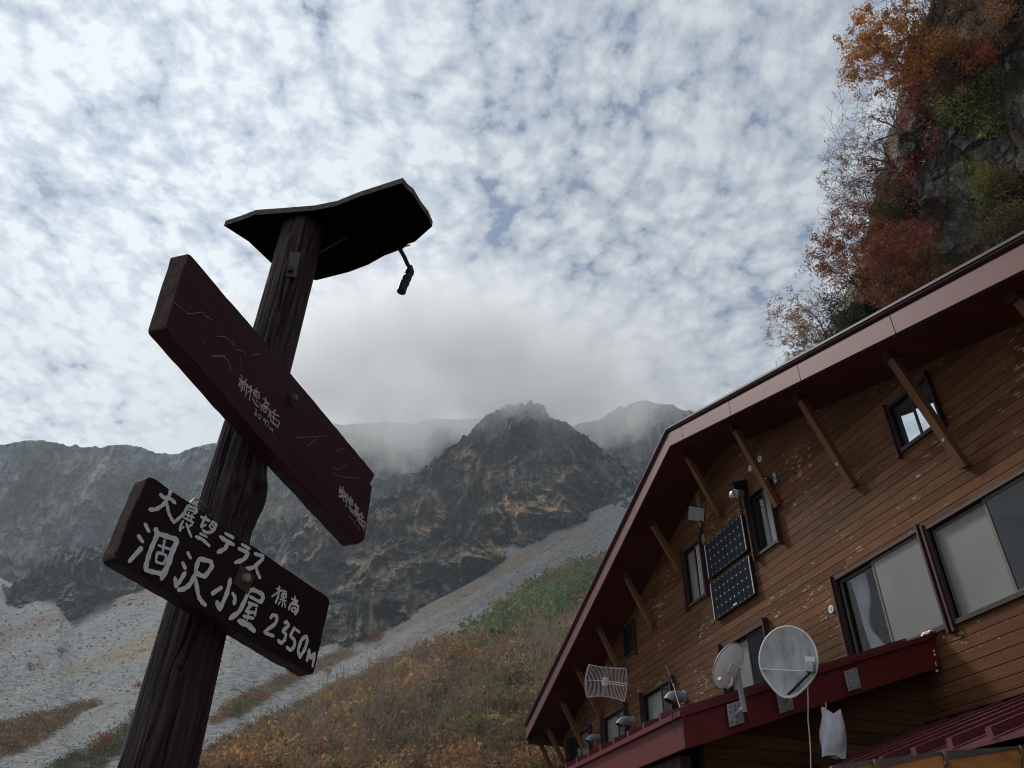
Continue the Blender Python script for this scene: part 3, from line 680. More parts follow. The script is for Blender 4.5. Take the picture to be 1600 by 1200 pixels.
# far scrub on the spur
parts = []
for poly, n, cols_, k in (([(480, 830), (600, 800), (700, 860), (760, 900), (700, 935), (560, 1005), (480, 1030), (420, 960)], 1500, [(.15, .12, .085), (.12, .10, .07), (.05, .06, .035), (.17, .115, .07)], 1.0),
                          ([(600, 790), (830, 680), (1000, 760), (900, 830), (780, 880), (680, 850)], 1300, [(.035, .05, .028), (.05, .06, .035), (.10, .08, .05)], 1.0)):
    X, Y, p, r = scatter(poly, n, S_spur)
    n2 = fbm(p / 40., 4, 90); ok = n2 > .45; X, Y, p, r = X[ok], Y[ok], p[ok], r[ok]
    mc = np.array(cols_)[rng.integers(0, len(cols_), len(X))]
    rad = (.6 + .9 * rng.random(len(X))) * r / 190 * k; mc = mc * 1.5
    parts.append(cards(p, rad, 22, rad * .3, mc, .8, .3))
V, F_, C_ = merge(parts); fo = npmesh('scrub', V, F_, M['leaf'], col=C_); tag(fo, 'low scrub scattered over the rocky mountain spur', 'scrub', kind='stuff')
# loose stones on the scree
X = rng.uniform(-60, 1000, 26000); Y = rng.uniform(790, 1215, 26000)
bad = np.zeros(len(X))
for q in (brush_main, veg1, veg2, veg3, veg4): bad = np.maximum(bad, inpoly(X, Y, q, 2.))
X, Y = X[bad < .3], Y[bad < .3]; yt = np.interp(X, [c_[0] for c_ in SLOPE], [c_[3] for c_ in SLOPE]); ok = Y > yt + 8; X, Y = X[ok], Y[ok]
p, r = S_slope(X, Y); s = r * .0011 * (.4 + 1.3 * rng.random(len(X)) ** 3)
octv = np.array([(1, 0, 0), (-1, 0, 0), (0, 1, 0), (0, -1, 0), (0, 0, 1), (0, 0, -1)], float); octf = np.array([(0, 2, 4), (2, 1, 4), (1, 3, 4), (3, 0, 4), (2, 0, 5), (1, 2, 5), (3, 1, 5), (0, 3, 5)])
V = (p[:, None, :] + octv[None] * s[:, None, None] * (.6 + .8 * rng.random((len(p), 6, 1)))).reshape(-1, 3); F_ = (octf[None] + (np.arange(len(p)) * 6)[:, None, None]).reshape(-1, 3)
C_ = np.repeat(np.array([.33, .335, .33]) * (.3 + 1.1 * rng.random((len(p), 1))), 6, 0)
st = npmesh('scree_stones', V, F_, M['stone'], col=C_); tag(st, 'loose grey stones lying on the scree', 'stones', kind='stuff')

def bush(name, x, y, rpx, colr, label, cat='shrub', group=None, n=420, S=S_slope, stem=True):
    p, r = S(np.array([float(x)]), np.array([float(y)])); R = rpx / FPX * r[0] * 1.15; p = p[0] + np.array([0, 0, .5 * R])
    o = empty(name, p, label, cat, group)
    C = p + rng.normal(size=(9, 3)) * R * [.5, .5, .28] + [0, 0, R * .6]
    V, F_, c = cards(C, np.full(9, R * .52), n // 9, R * .16, np.tile(colr, (9, 1)), .8, 0)
    npmesh('foliage', V, F_, M['leaf'], o, col=c)
    s = MB()
    for k in range(5):
        s.tube([p - [0, 0, .2], p + np.append(rng.normal(size=2) * R * .4, R * (.6 + .5 * rng.random()))], [R * .04, R * .012], 5)
    s.build('stem', M['bark'], o); return o
for x, y, rp, cl, lb in ((492, 1124, 17, YEL, 'bright yellow shrub at the brush edge just right of the lower sign board'),
                         (510, 1110, 12, YEL * .9, 'small yellow shrub touching the upper right of the bright yellow one'),
                         (592, 1083, 17, RED * 1.1 + [.05, .03, 0], 'orange red shrub halfway along the brush edge'),
                         (545, 1092, 13, YEL * .95, 'yellow shrub between the bright yellow and orange red shrubs'),
                         (688, 1013, 12, ORA * 1.2, 'small orange shrub high on the brush edge'),
                         (776, 965, 15, YEL, 'yellow shrub at the lower end of the green band on the slope'),
                         (800, 1013, 10, ORA * .9, 'orange brown shrub below the green band'),
                         (706, 1045, 14, ORA, 'orange shrub inside the brush below the small orange one'),
                         (628, 1052, 11, YEL * .8, 'dull yellow shrub on the brush edge above the orange red one'),
                         (868, 1040, 16, YEL * .9, 'yellow shrub half hidden by the left roof edge of the hut'),
                         (352, 1113, 8, YEL, 'tiny yellow shrub on the scree right of the post'),
                         (370, 1121, 10, GREEN, 'dark green cushion shrub under the tiny yellow one'),
                         (513, 1058, 7, ORA, 'lone orange shrub on the pale scree strip below the lower sign board'),
                         (158, 1178, 12, RED * 1.1, 'red shrub in the green patch left of the post foot'),
                         (95, 1026, 6, GREEN, 'dark green dot of a shrub alone high on the left scree'),
                         (45, 1054, 7, ORA * .8, 'brownish shrub alone on the far left scree'),
                         (205, 1127, 9, GREEN, 'green shrub on the scree beside the left side of the post'),
                         (217, 1080, 6, RED * .8, 'tiny red shrub on the scree left of the post'),
                         (585, 1010, 12, RED, 'red brown shrub at the foot of the rocky spur'),
                         (740, 1185, 26, np.array([.13, .14, .04]), 'olive green shrub low in the brush at the bottom of the photo')):
    bush('shrub', x, y, rp, np.array(cl), lb, group='coloured shrubs on the slope')

# ------------------------------------------------------------------ cliff on the right
ED = [(-260, 1470), (-60, 1462), (0, 1458), (60, 1430), (90, 1415), (150, 1405), (210, 1390), (260, 1375), (300, 1368), (340, 1355), (400, 1340), (450, 1325), (500, 1300), (540, 1285), (600, 1250), (700, 1200), (800, 1180), (1000, 1180), (1300, 1180)]
ys = np.linspace(-260, 1300, 420); ex = np.interp(ys, [e[0] for e in ED], [e[1] for e in ED]) + (fbm(np.stack([ys / 22., 0 * ys, 0 * ys], -1), 4, 4) - .5) * 26
us = np.concatenate([-np.linspace(.5, 0, 8)[:-1], np.linspace(0, 1, 260)])
U, YY = np.meshgrid(us, ys); EX = np.broadcast_to(ex[:, None], U.shape)
XX = np.where(U < 0, EX + U * -40, EX + U * (2000 - EX))
RR = np.where(U < 0, 50 - U * 60, 50 - 12 * U - 2 * np.sqrt(np.clip(U, 0, 1)))
RR = RR + (YY < 540) * 0 + (540 - np.clip(YY, -300, 1300)) * .008
P = atr(XX, YY, RR); D = ray(XX, YY); D /= np.linalg.norm(D, axis=-1, keepdims=True)
warp_ = P + (fbm(P / 2.5, 3, 5)[..., None] - .5) * 2.5
q = warp_ * np.array([.42, .42, .22]); cells = _h(np.floor(q[..., 0] * 1.0), np.floor(q[..., 1]), np.floor(q[..., 2]), 3)
q2 = warp_ * np.array([1.3, 1.3, .75]) + 5; cells2 = _h(np.floor(q2[..., 0]), np.floor(q2[..., 1]), np.floor(q2[..., 2]), 8)
dr = (fbm(P / 4., 5, 1) - .5) * -5 + (cells - .5) * 1.1 + (cells2 - .5) * .7 + (ridged(P / 1.1, 3, 9) - .5) * -.5
dr = np.where(U < 0, dr * 0, dr * sstep(U, 0, .03))
P = P + D * dr[..., None]
nv = fbm(P / 2.6, 5, 40); nw = fbm(P / 1.1, 4, 41)
c = np.ones(P.shape) * np.array([.44, .45, .455]) * (.25 + 1.25 * nw + .6 * (cells2 - .5))[..., None]
c = cmix(c, [.33, .33, .33], sstep(nw, .58, .68) * .7)
c = cmix(c, [.36, .37, .37], inpoly(XX, YY, [(1560, 30), (1585, 25), (1640, 60), (1640, 130), (1590, 115), (1572, 70)], 8, (nw - .5) * 30) * .7)
c = cmix(c, np.array([.13, .098, .045]), sstep(nv, .50, .56) * .9)
c = cmix(c, np.array([.075, .08, .04]), sstep(fbm(P / 3.3, 4, 57), .52, .58) * .8)
c = cmix(c, np.array([.13, .082, .05]), inpoly(XX, YY, [(1280, 560), (1420, 340), (1480, 200), (1450, 0), (1550, -60), (1700, -60), (1600, 60), (1500, 160), (1470, 330), (1450, 470), (1350, 600)], 20, (nw - .5) * 90) * .6)
n_, m_ = P.shape[:2]; idx = np.arange(n_ * m_).reshape(n_, m_)
Fq = np.stack([idx[:-1, :-1], idx[1:, :-1], idx[1:, 1:], idx[:-1, 1:]], -1).reshape(-1, 4)
cl = npmesh('cliff', P.reshape(-1, 3), Fq, M['rockface'], col=c.reshape(-1, 3), smooth=False); tag(cl, kind='structure')
CLP, CLX, CLY = P, XX, YY
def oncliff(x, y, off=.3):
    iy = int(np.argmin(np.abs(ys - y))); ix = int(np.argmin(np.abs(CLX[iy, 7:] - x))) + 7
    q = CLP[iy, ix]; d = q - CP; L = np.linalg.norm(d); return q - d / L * off, L
# moss, tufts and small leaves clinging to the rock: one ground cover
parts = []; tw = []
X = rng.uniform(1290, 1690, 3600); Y = rng.uniform(-90, 600, 3600)
exx = np.interp(Y, ys, ex); ok = X > exx - 2; X, Y = X[ok], Y[ok]
PT = np.array([oncliff(a, b, .15)[0] for a, b in zip(X, Y)])
nn = fbm(PT / 2.4, 4, 40); n3 = fbm(PT / 3.0, 3, 99)
ok = (nn > .50) | (n3 > .57); X, Y, PT, nn, n3 = X[ok], Y[ok], PT[ok], nn[ok], n3[ok]
pal = np.array([(.095, .070, .032), (.070, .060, .028), (.12, .075, .035), (.055, .055, .024), (.135, .065, .035)]) * 2.6
cc = pal[rng.integers(0, 5, len(X))] * (.7 + .6 * rng.random((len(X), 1)))
parts.append(cards(PT, np.full(len(X), .42) * (.6 + rng.random(len(X))), 34, .115, cc, 1.2, -.1, aspect=.5))
V, F_, C_ = merge(parts); mo = npmesh('cliff_tufts', V, F_, M['leaf'], col=C_); tag(mo, 'brown grass tufts and moss clinging to the dark cliff', 'grass', kind='stuff')

def tree(name, base, tip, spread, colr, label, nleaf=900, leaf=.15, bare=.0, group='autumn trees on the cliff', bark=(.17, .14, .115), trunk_r=.09, seed=1, cols2=None, depth=4):
    """trunk and limbs grown from base towards tip (picture points at cliff distance), leaf clumps on the branch ends"""
    rr = random.Random(seed)
    (bx, by, br), (tx, ty, tr_) = base, tip
    b = atr(bx, by, br); t_ = atr(tx, ty, tr_)
    o = empty(name, b, label, 'tree', group)
    R = spread / FPX * tr_
    colr = np.array(colr) * 1.3; cols2 = None if cols2 is None else np.array(cols2) * 1.3; nleaf = int(nleaf * (3.0 if nleaf > 2000 else 1.9 if nleaf > 950 else 1.1)); leaf *= .8
    s = MB(); ends = []
    def grow(p, d, L, r, lev):
        pts = [p]; rad = [r]; k = 4
        for i in range(k):
            d = d + np.array([rr.gauss(0, .17), rr.gauss(0, .17), rr.gauss(0, .12)]); d /= np.linalg.norm(d)
            p = p + d * L / k; pts.append(p); rad.append(r * (1 - .5 * (i + 1) / k))
        s.tube(pts, rad, 5 if lev < 2 else 3, cap=False)
        if lev >= 2: ends.extend(pts[1:])
        if lev < depth:
            for j in range(3 if lev < 2 else 3):
                q = pts[rr.randint(2, k)]
                nd = d + np.array([rr.gauss(0, .62), rr.gauss(0, .62), rr.gauss(.08, .5)]); nd /= np.linalg.norm(nd)
                grow(q, nd, L * rr.uniform(.55, .8), max(r * .5, .008), lev + 1)
    ax = t_ - b; L0 = np.linalg.norm(ax); ax /= L0
    for k in range(3):
        d0 = ax + np.array([rr.gauss(0, .35), rr.gauss(0, .35), rr.gauss(0, .25)]); d0 /= np.linalg.norm(d0)
        grow(b, d0, L0 * .62 * rr.uniform(.8, 1.1), trunk_r * .8, 1)
    bm_ = simple('bark_' + str(seed), bark, .85, nscale=3, namp=.3)
    E_ = np.array(ends)
    # fill the crown: spurs of twig towards points spread through it
    npt = 210; u = rng.normal(size=(npt, 3)); u /= np.linalg.norm(u, axis=1, keepdims=True)
    rr3 = rng.random(npt) ** .45; lump = .66 + .62 * fbm(u * 2.2 + seed * 9, 3, seed)
    Q = t_ + u * (rr3 * R * lump)[:, None]
    Q = Q[np.argsort(np.linalg.norm(Q - b, axis=1))]
    node = np.concatenate([E_, b[None]]); tips = []
    for q in Q:
        dd = np.linalg.norm(node - q, axis=1) + .25 * np.linalg.norm(node - b, axis=1) * 0
        k = node[int(dd.argmin())]; md = (k + q) / 2 + np.array([rr.gauss(0, .05), rr.gauss(0, .05), rr.gauss(0, .05) - .04 * np.linalg.norm(q - k)])
        s.tube([k, md, q], [.014, .010, .006], 3, cap=False); node = np.concatenate([node, md[None], q[None]]); tips.append(q); tips.append(md)
        for _ in range(3):
            e = q + (q - k) * rr.uniform(.1, .5) + np.array([rr.gauss(0, .16), rr.gauss(0, .16), rr.gauss(.05, .14)]); s.tube([q, e], [.006, .003], 3, cap=False); tips.append(e)
    s.build('trunk', bm_, o)
    E_ = np.array(tips)
    if len(E_) and nleaf:
        sel = E_[rng.integers(0, len(E_), max(1, nleaf // 7))]
        c0 = np.tile(np.array(colr, float), (len(sel), 1))
        if cols2 is not None:
            mk = rng.random(len(sel)) < .45; c0[mk] = cols2
        c0 *= (.65 + .7 * rng.random((len(sel), 1)))
        V, F_, c_ = cards(sel, np.full(len(sel), R * .10), 7, leaf, c0, .9, 0, .3, aspect=.8)
        npmesh('crown', V, F_, M['leaf'], o, col=c_)
    return o
TR = [
 ((1440, 115, 49), (1378, 72, 48), 62, (.40, .19, .035), 'large golden orange tree leaning out near the top of the cliff', 4200, .16, (.30, .12, .03), 1),
 ((1470, 30, 49), (1432, 8, 48), 45, (.20, .11, .05), 'sparse twiggy tree at the very top edge of the cliff', 500, .12, None, 2),
 ((1412, 205, 49), (1352, 190, 48), 60, (.16, .10, .07), 'bare grey twigged tree below the golden tree', 170, .10, None, 3),
 ((1400, 262, 49), (1345, 238, 48), 42, (.22, .07, .035), 'thin bare tree with a few red leaves under the grey twigged one', 420, .12, None, 4),
 ((1392, 345, 49), (1336, 285, 48), 60, (.22, .09, .055), 'sparse pinkish brown tree leaning off the middle of the cliff edge', 1500, .12, (.15, .06, .05), 5),
 ((1380, 345, 49), (1330, 330, 48), 48, (.20, .08, .05), 'thin reddish tree with a pale forked trunk at mid cliff', 900, .12, None, 6),
 ((1355, 470, 48), (1330, 395, 47), 70, (.25, .10, .045), 'rust brown leafy tree low on the cliff edge', 3400, .15, (.17, .06, .035), 7),
 ((1400, 475, 46), (1395, 420, 45), 66, (.26, .115, .04), 'orange brown tree above the hut roof with crooked pale branches', 3600, .15, (.20, .055, .035), 8),
 ((1310, 545, 47), (1250, 500, 46), 52, (.36, .22, .08), 'pale yellow leaved tree leaning over the hut roof edge', 1500, .13, (.22, .07, .05), 9),
 ((1320, 560, 47), (1262, 545, 46), 42, (.20, .045, .04), 'small dark red leaved tree just above the hut roof edge', 1000, .12, None, 10),
]
for base, tip, sp, cl_, lb, nl, lf, c2, sd in TR:
    tree('cliff_tree', base, tip, sp, cl_, lb, nl, lf, cols2=c2, seed=sd, bark=(.20, .17, .14) if sd in (3, 6, 8) else (.085, .07, .06))
def cbush(x, y, rpx, colr, label, n=1300, leaf=.14, c2=None, flat=1.0, pale=False):
    p, L = oncliff(x, y, .9); R = rpx / FPX * L; colr = (np.array(colr) * .9 + np.mean(colr) * .1) * 1.75; c2 = None if c2 is None else np.array(c2) * 1.75; n = int(n * 1.7)
    o = empty('cliff_shrub', p, label, 'shrub', 'shrubs growing on the cliff face')
    k = 26; C = p + rng.normal(size=(k, 3)) * R * np.array([.42, .42, .42 * flat])
    cc = np.tile(np.array(colr, float), (k, 1)) * (.7 + .6 * rng.random((k, 1)))
    if c2 is not None: cc[rng.random(k) < .4] = c2
    V, F_, c_ = cards(C, np.full(k, R * .36), n // k, leaf, cc, 1., 0, .35)
    npmesh('foliage', V, F_, M['leaf'], o, col=c_)
    s = MB()
    for j in range(5):
        e = p + rng.normal(size=3) * R * .7; mdl = (p + e) / 2 + rng.normal(size=3) * R * .15
        back = p + (p - CP) / L * 1.0
        s.tube([back, mdl, e], [.035, .025, .01], 5)
    s.build('stem', simple('pale_bark', (.30, .27, .23), .8) if pale else M['bark'], o)
for a in ((1440, 105, 42, (.20, .035, .03), 'dark red shrub right of the golden tree', 1700, .14, (.12, .03, .025)),
          (1470, 85, 46, (.33, .16, .035), 'orange shrub below the dark twiggy cliff top', 1700, .14, (.22, .10, .03)),
          (1532, 82, 30, (.30, .075, .03), 'orange red shrub left of the pale rock slab', 1000, .13, None),
          (1545, 170, 58, (.15, .15, .035), 'largest yellow green bush in the upper right of the cliff', 4200, .14, (.085, .095, .03)),
          (1497, 165, 26, (.12, .125, .035), 'smaller yellow green bush touching the left of the largest one', 1500, .13, (.07, .08, .03)),
          (1422, 170, 34, (.17, .04, .03), 'small dark red bush at the cliff edge beside the grey twigged tree', 900, .13, (.10, .05, .03)),
          (1430, 255, 46, (.25, .065, .04), 'red shrub in the middle of the grey rock with a pale bent stem', 1300, .13, (.17, .05, .03), 1.2, True),
          (1420, 385, 34, (.26, .04, .04), 'crimson shrub in front of the orange brown tree', 1100, .13, None),
          (1535, 300, 36, (.11, .115, .033), 'loose green shrub in the centre right of the cliff', 1600, .13, (.16, .15, .04)),
          (1570, 350, 34, (.10, .085, .035), 'dull green brown shrub just above the roof at right', 1400, .13, None),
          (1590, 300, 30, (.17, .095, .045), 'hanging tuft of tan grass at the right edge', 900, .12, None, 1.8),
          (1490, 140, 26, (.14, .075, .035), 'hanging brown grass tuft left of the green bushes', 700, .12, None, 1.8),
          (1560, 30, 34, (.17, .085, .04), 'tawny grass tuft high above the pale rock slab', 900, .12, None, 1.5),
          (1500, 20, 34, (.12, .075, .045), 'brown shrub with bare pale stems at the cliff top', 700, .12, None, 1., True),
          (1325, 505, 46, (.040, .050, .022), 'dark evergreen bush behind the hut roof edge', 2200, .13, (.06, .06, .025)),
          (1410, 335, 36, (.045, .055, .025), 'dark evergreen bush beneath the grey rock band', 1400, .13, None),
          (1425, 470, 36, (.075, .065, .03), 'olive brown bush resting along the roof line', 1500, .13, (.05, .055, .025)),
          (1385, 310, 34, (.075, .07, .03), 'olive bush at the cliff edge below the grey rock', 1000, .13, None)):
    cbush(*a)

# ------------------------------------------------------------------ the hut
W = 7.05
hut = empty('mountain_hut', (W, 11.2, 0), 'brown timber mountain hut with wide gable, red porch roof and long eave braces', 'building')
PKY, PKZ, SLR, SLL = 11.22, 9.20, .3085, .3655
def rake(y): return PKZ - (SLR * (PKY - y) if y < PKY else SLL * (y - PKY))
YE = 20.62        # far end of the roof
YW = 20.80
YN = -1.5         # near end
# windows: y0 (near), y1 (far), z0, z1
WL = (7.06, 8.73, 4.60, 5.735); WR = (5.0, 6.90, 4.60, 5.695)
UP = (6.19, 6.90, 6.83, 7.46); WB = (9.80, 10.44, 6.84, 7.84); WA = (12.25, 12.97, 6.83, 7.87)
SM = (15.60, 16.22, 6.72, 7.34); FL = (18.50, 20.05, 4.60, 5.70); W1 = (14.0, 15.36, 4.60, 5.70); W2 = (16.30, 17.62, 4.60, 5.71); BH = (10.58, 11.95, 4.60, 5.72)
WINS = [WL, WR, UP, WB, WA, SM, FL, W1, W2, BH]
wl = MB(); z = 0.
while z < PKZ + .3:
    cuts = sorted({z, z + BD} | {c_ for w_ in WINS for c_ in (w_[2], w_[3]) if z < c_ < z + BD})
    for a, b_ in zip(cuts[:-1], cuts[1:]):
        if b_ - a < .002: continue
        zm = (a + b_) / 2; yr0 = YN; yr1 = YW
        if a > 5.2:
            yr0 = max(YN, PKY - (PKZ + .25 - a) / SLR); yr1 = min(YW, PKY + (PKZ + .25 - a) / SLL)
        if yr1 - yr0 < .05: continue
        segs = [(yr0, yr1)]
        for w_ in WINS:
            if w_[2] < zm < w_[3]:
                ns = []
                for s0, s1 in segs:
                    if w_[1] <= s0 or w_[0] >= s1: ns.append((s0, s1)); continue
                    if w_[0] > s0: ns.append((s0, w_[0]))
                    if w_[1] < s1: ns.append((w_[1], s1))
                segs = ns
        g0 = .0045 if abs(a - z) < 1e-6 else 0; g1 = .0045 if abs(b_ - z - BD) < 1e-6 else 0
        for s0, s1 in segs:
            # butt joints between lengths of board
            off = (int(round(z / BD)) * 1.37) % 3.6; js = [s0] + [q_ for q_ in np.arange(off - 7.2, 24, 3.6) if s0 + .2 < q_ < s1 - .2] + [s1]
            for j0, j1 in zip(js[:-1], js[1:]):
                wl.add([(W, j0 + .0015, a + g0), (W, j1 - .0015, a + g0), (W, j1 - .0015, b_ - g1), (W, j0 + .0015, b_ - g1),
                        (W + .012, j0, a + .0005), (W + .012, j1, a + .0005), (W + .012, j1, b_ - .0005), (W + .012, j0, b_ - .0005)],
                       [(0, 3, 2, 1), (0, 1, 5, 4), (2, 3, 7, 6), (1, 2, 6, 5), (3, 0, 4, 7)])
    z += BD
wl.build('board_wall', M['wall'], hut)
# core behind the boards with the window openings left in it
co = MB()
ycut = sorted({YN, YW, PKY} | {v for w_ in WINS for v in w_[:2]})
for y0, y1 in zip(ycut[:-1], ycut[1:]):
    ym = (y0 + y1) / 2; zs = sorted([(w_[2], w_[3]) for w_ in WINS if w_[0] < ym < w_[1]]); z0 = 0.
    for a, b_ in zs: co.box((W + .016, y0, z0), (W + .14, y1, a)); z0 = b_
    t0, t1 = rake(y0) + .2, rake(y1) + .2
    co.prism([(W + .016, y0, z0), (W + .016, y1, z0), (W + .016, y1, t1), (W + .016, y0, t0)], (.124, 0, 0))
co.build('wall_core', M['dark'], hut)
sh = MB(); sh.box((W + .14, YW - .1, 0), (17, YW, rake(YE) + .1)); sh.box((W + .14, YN, 0), (17, YN + .1, rake(YN) + .1)); sh.box((16.9, YN + .1, 0), (17, YW - .1, rake(YE) + .1))
sh.build('side_wall', M['brace'], hut)
# roof
XF = 6.05
rf = MB(); up = .345
for (y0, y1) in ((YN - .6, PKY), (PKY, YE)):
    z0, z1 = rake(y0), rake(y1)
    rf.prism([(XF + .05, y0, z0 + .05), (XF + .05, y1, z1 + .05), (XF + .05, y1, z1 + up), (XF + .05, y0, z0 + up)], (11.5, 0, 0))
rfo = rf.build('roof', M['fascia_dark'], hut)
sf = MB()
for (y0, y1) in ((YN - .6, PKY), (PKY, YE)):
    z0, z1 = rake(y0), rake(y1)
    sf.prism([(XF + .05, y0, z0 + .02), (XF + .05, y1, z1 + .02), (XF + .05, y1, z1 + .048), (XF + .05, y0, z0 + .048)], (1.3, 0, 0))
sf.build('soffit', M['soffit'], hut)
eb = MB(); eb.box((XF + .05, YE - .02, rake(YE) - .12), (17.5, YE + .03, rake(YE) + .33)); eb.build('eave_board', M['maroon'], hut)
# fascia lengths with joints
joints = [YN - .6, -.1, 1.75, 3.6, 5.50, 7.27, 9.08, 10.70, PKY]; jl = [PKY, 13.0, 14.9, 16.8, 18.7, YE + .03]
for js in (joints, jl):
    for y0, y1 in zip(js[:-1], js[1:]):
        e0 = 0 if abs(y0 - PKY) < 1e-6 else .006; e1 = 0 if abs(y1 - PKY) < 1e-6 else .006
        a, b_ = y0 + e0, y1 - e1; f = MB()
        f.prism([(XF, a, rake(a) - .02), (XF, b_, rake(b_) - .02), (XF, b_, rake(b_) + .255), (XF, a, rake(a) + .255)], (.03, 0, 0))
        fo_ = f.build('fascia', M['fascia'], rfo)
fb = MB(); fs = MB(); ft = MB()
for (y0, y1) in ((YN - .6, PKY), (PKY, YE + .03)):
    z0, z1 = rake(y0), rake(y1)
    fb.prism([(XF + .032, y0, z0 - .03), (XF + .032, y1, z1 - .03), (XF + .032, y1, z1 + .3), (XF + .032, y0, z0 + .3)], (.015, 0, 0))
    fs.prism([(XF - .03, y0, z0 + .305), (XF - .03, y1, z1 + .305), (XF - .03, y1, z1 + .322), (XF - .03, y0, z0 + .322)], (.09, 0, 0))
    ft.prism([(XF - .05, y0, z0 + .328), (XF - .05, y1, z1 + .328), (XF - .05, y1, z1 + .362), (XF - .05, y0, z0 + .362)], (11.6, 0, 0))
fb.build('roof_trim', M['fascia_dark'], rfo); fs.build('drip_edge', M['fascia'], rfo); ft.build('roof_sheet', M['fascia_dark'], rfo)
# braces
BRC = [(4.30, 5.55), (6.064, 6.067), (7.874, 6.732), (9.645, 7.279), (11.374, 7.905), (13.109, 7.484), (14.60, 6.85), (16.268, 6.218), (17.732, 5.719), (18.95, 5.30), (20.10, 4.95), (20.72, 4.60)]
for i, (y, zb) in enumerate(BRC):
    xt = XF + .26 + .10 * (y > 0); zt = rake(y) + .03
    b_ = MB(); a = np.array((W - .045, y, zb + .03)); t_ = np.array((xt + .04, y, zt - .02))
    b_.beam(a, t_, .105, .10, (1, 0, 0)); bo_ = b_.build('brace', M['brace'], hut, .006)
    c_ = MB(); d_ = (t_ - a) / np.linalg.norm(t_ - a); q = a + d_ * .38
    n_ = np.cross(d_, [0, 1, 0]); n_ = n_ if n_[0] < 0 else -n_
    c_.disc(q + n_ * .0505, n_, .022, 12, .006); c_.build('bolt', M['chrome'] if i < 3 else M['bolt'], bo_)
    k_ = MB(); k_.box((xt - .03, y - .065, zt - .11), (xt + .11, y + .065, zt + .0)); k_.build('brace_block', M['maroon'], bo_)
# windows
def window(w_, split, leftm, rightm, sash='sash', jamb=.10, name=None, jn=True, jf=True):
    y0, y1, z0, z1 = w_
    f = MB()
    for a, b_ in (((y0 - .0, z0 - .05), (y1 + .0, z0)), ((y0, z1), (y1, z1 + .035))):
        f.box((W - .035, a[0], a[1]), (W + .10, b_[0], b_[1]))
    f.box((W - .03, y0 - .03, z0 - .05), (W + .10, y0, z1 + .035)); f.box((W - .03, y1, z0 - .05), (W + .10, y1 + .03, z1 + .035))
    fo_ = f.build('window', M['frame'], hut)
    if jamb:
        for on, yy in ((jf, y1 + .032), (jn, y0 - .032 - .03)):
            if on:
                j = MB(); j.box((W - jamb, yy, z0 - .12), (W + .0, yy + .03, z1 + .07)); j.build('side_board', M['maroon'], fo_)
    ym = y0 + (y1 - y0) * split; t = .035
    for k, (a, b_, mt, xo) in enumerate(((y0, ym + .02, rightm, .012), (ym - .02, y1, leftm, .045))):
        s = MB(); x0 = W + xo
        s.box((x0, a, z0), (x0 + .025, b_, z0 + t)); s.box((x0, a, z1 - t), (x0 + .025, b_, z1)); s.box((x0, a, z0 + t), (x0 + .025, a + t, z1 - t)); s.box((x0, b_ - t, z0 + t), (x0 + .025, b_, z1 - t))
        s.build('sash', M[sash], fo_)
        g_ = MB(); g_.box((x0 + .009, a + t, z0 + t), (x0 + .014, b_ - t, z1 - t)); g_.build('pane', M[mt], fo_)
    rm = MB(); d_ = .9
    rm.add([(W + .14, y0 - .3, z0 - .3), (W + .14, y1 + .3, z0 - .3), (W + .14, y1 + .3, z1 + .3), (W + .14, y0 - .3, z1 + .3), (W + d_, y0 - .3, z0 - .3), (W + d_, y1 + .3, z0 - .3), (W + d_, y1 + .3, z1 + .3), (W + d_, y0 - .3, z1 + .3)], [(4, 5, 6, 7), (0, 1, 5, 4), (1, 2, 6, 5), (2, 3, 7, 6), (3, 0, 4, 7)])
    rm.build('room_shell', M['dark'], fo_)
    return fo_
def curtain(w_, a, b_, par, x=.10, tie=True):
    y0, y1, z0, z1 = w_; c_ = MB(); n = 40; m_ = 22; vs = []
    for j in range(m_):
        tz = j / (m_ - 1); zz = z1 - .04 - (z1 - z0 - .04) * tz
        pinch = 1 - (.62 * math.exp(-((tz - .62) / .22) ** 2) if tie else 0)
        for i in range(n):
            ti = i / (n - 1); yy = b_ - (b_ - a) * ti * pinch - (.10 * tz if tie else 0)
            vs.append((W + x + .022 * math.sin(ti * 34 + tz * 2), yy, zz))
    c_.add(vs, [(j * n + i, j * n + i + 1, (j + 1) * n + i + 1, (j + 1) * n + i) for j in range(m_ - 1) for i in range(n - 1)], True)
    c_.build('curtain', M['curtain'], par)
f = window(WL, .555, 'glass', 'frost', jamb=.075); f['label'] = 'wide window with a frosted right pane and a tied curtain in its dark left half'
curtain(WL, 8.27, 8.58, f)
f = window(WR, .55, 'frost', 'darkpane', jamb=.06, jn=False); f['label'] = 'wide window at the right edge, frosted left pane and dark right pane'
f = window(UP, .5, 'mirror', 'mirror', 'frame', jamb=.07); f['label'] = 'small upper window reflecting the bright sky behind a brace'
f = window(WB, .42, 'darkpane', 'frost', 'frame', jamb=.10); f['label'] = 'upper window right of the solar panels'
f = window(WA, .48, 'frost', 'darkpane', 'frame', jamb=.09); f['label'] = 'upper window left of the solar panels'; curtain(WA, 12.30, 12.55, f, .03, False)
f = window(SM, .5, 'darkpane', 'darkpane', 'frame', jamb=.08, jf=False); f['label'] = 'small dark window above the grid antenna'
f = window(FL, .45, 'darkpane', 'frost', 'frame', jamb=.10); f['label'] = 'leftmost lower window'
f = window(W1, .42, 'frost', 'darkpane', 'frame', jamb=.11); f['label'] = 'lower window left of the small dish, behind the largest vent pipe'
f = window(W2, .42, 'frost', 'darkpane', 'frame', jamb=.11); f['label'] = 'lower window below the grid antenna'
f = window(BH, .47, 'frost', 'darkpane', 'frame', jamb=.11); f['label'] = 'lower window behind the two dishes'
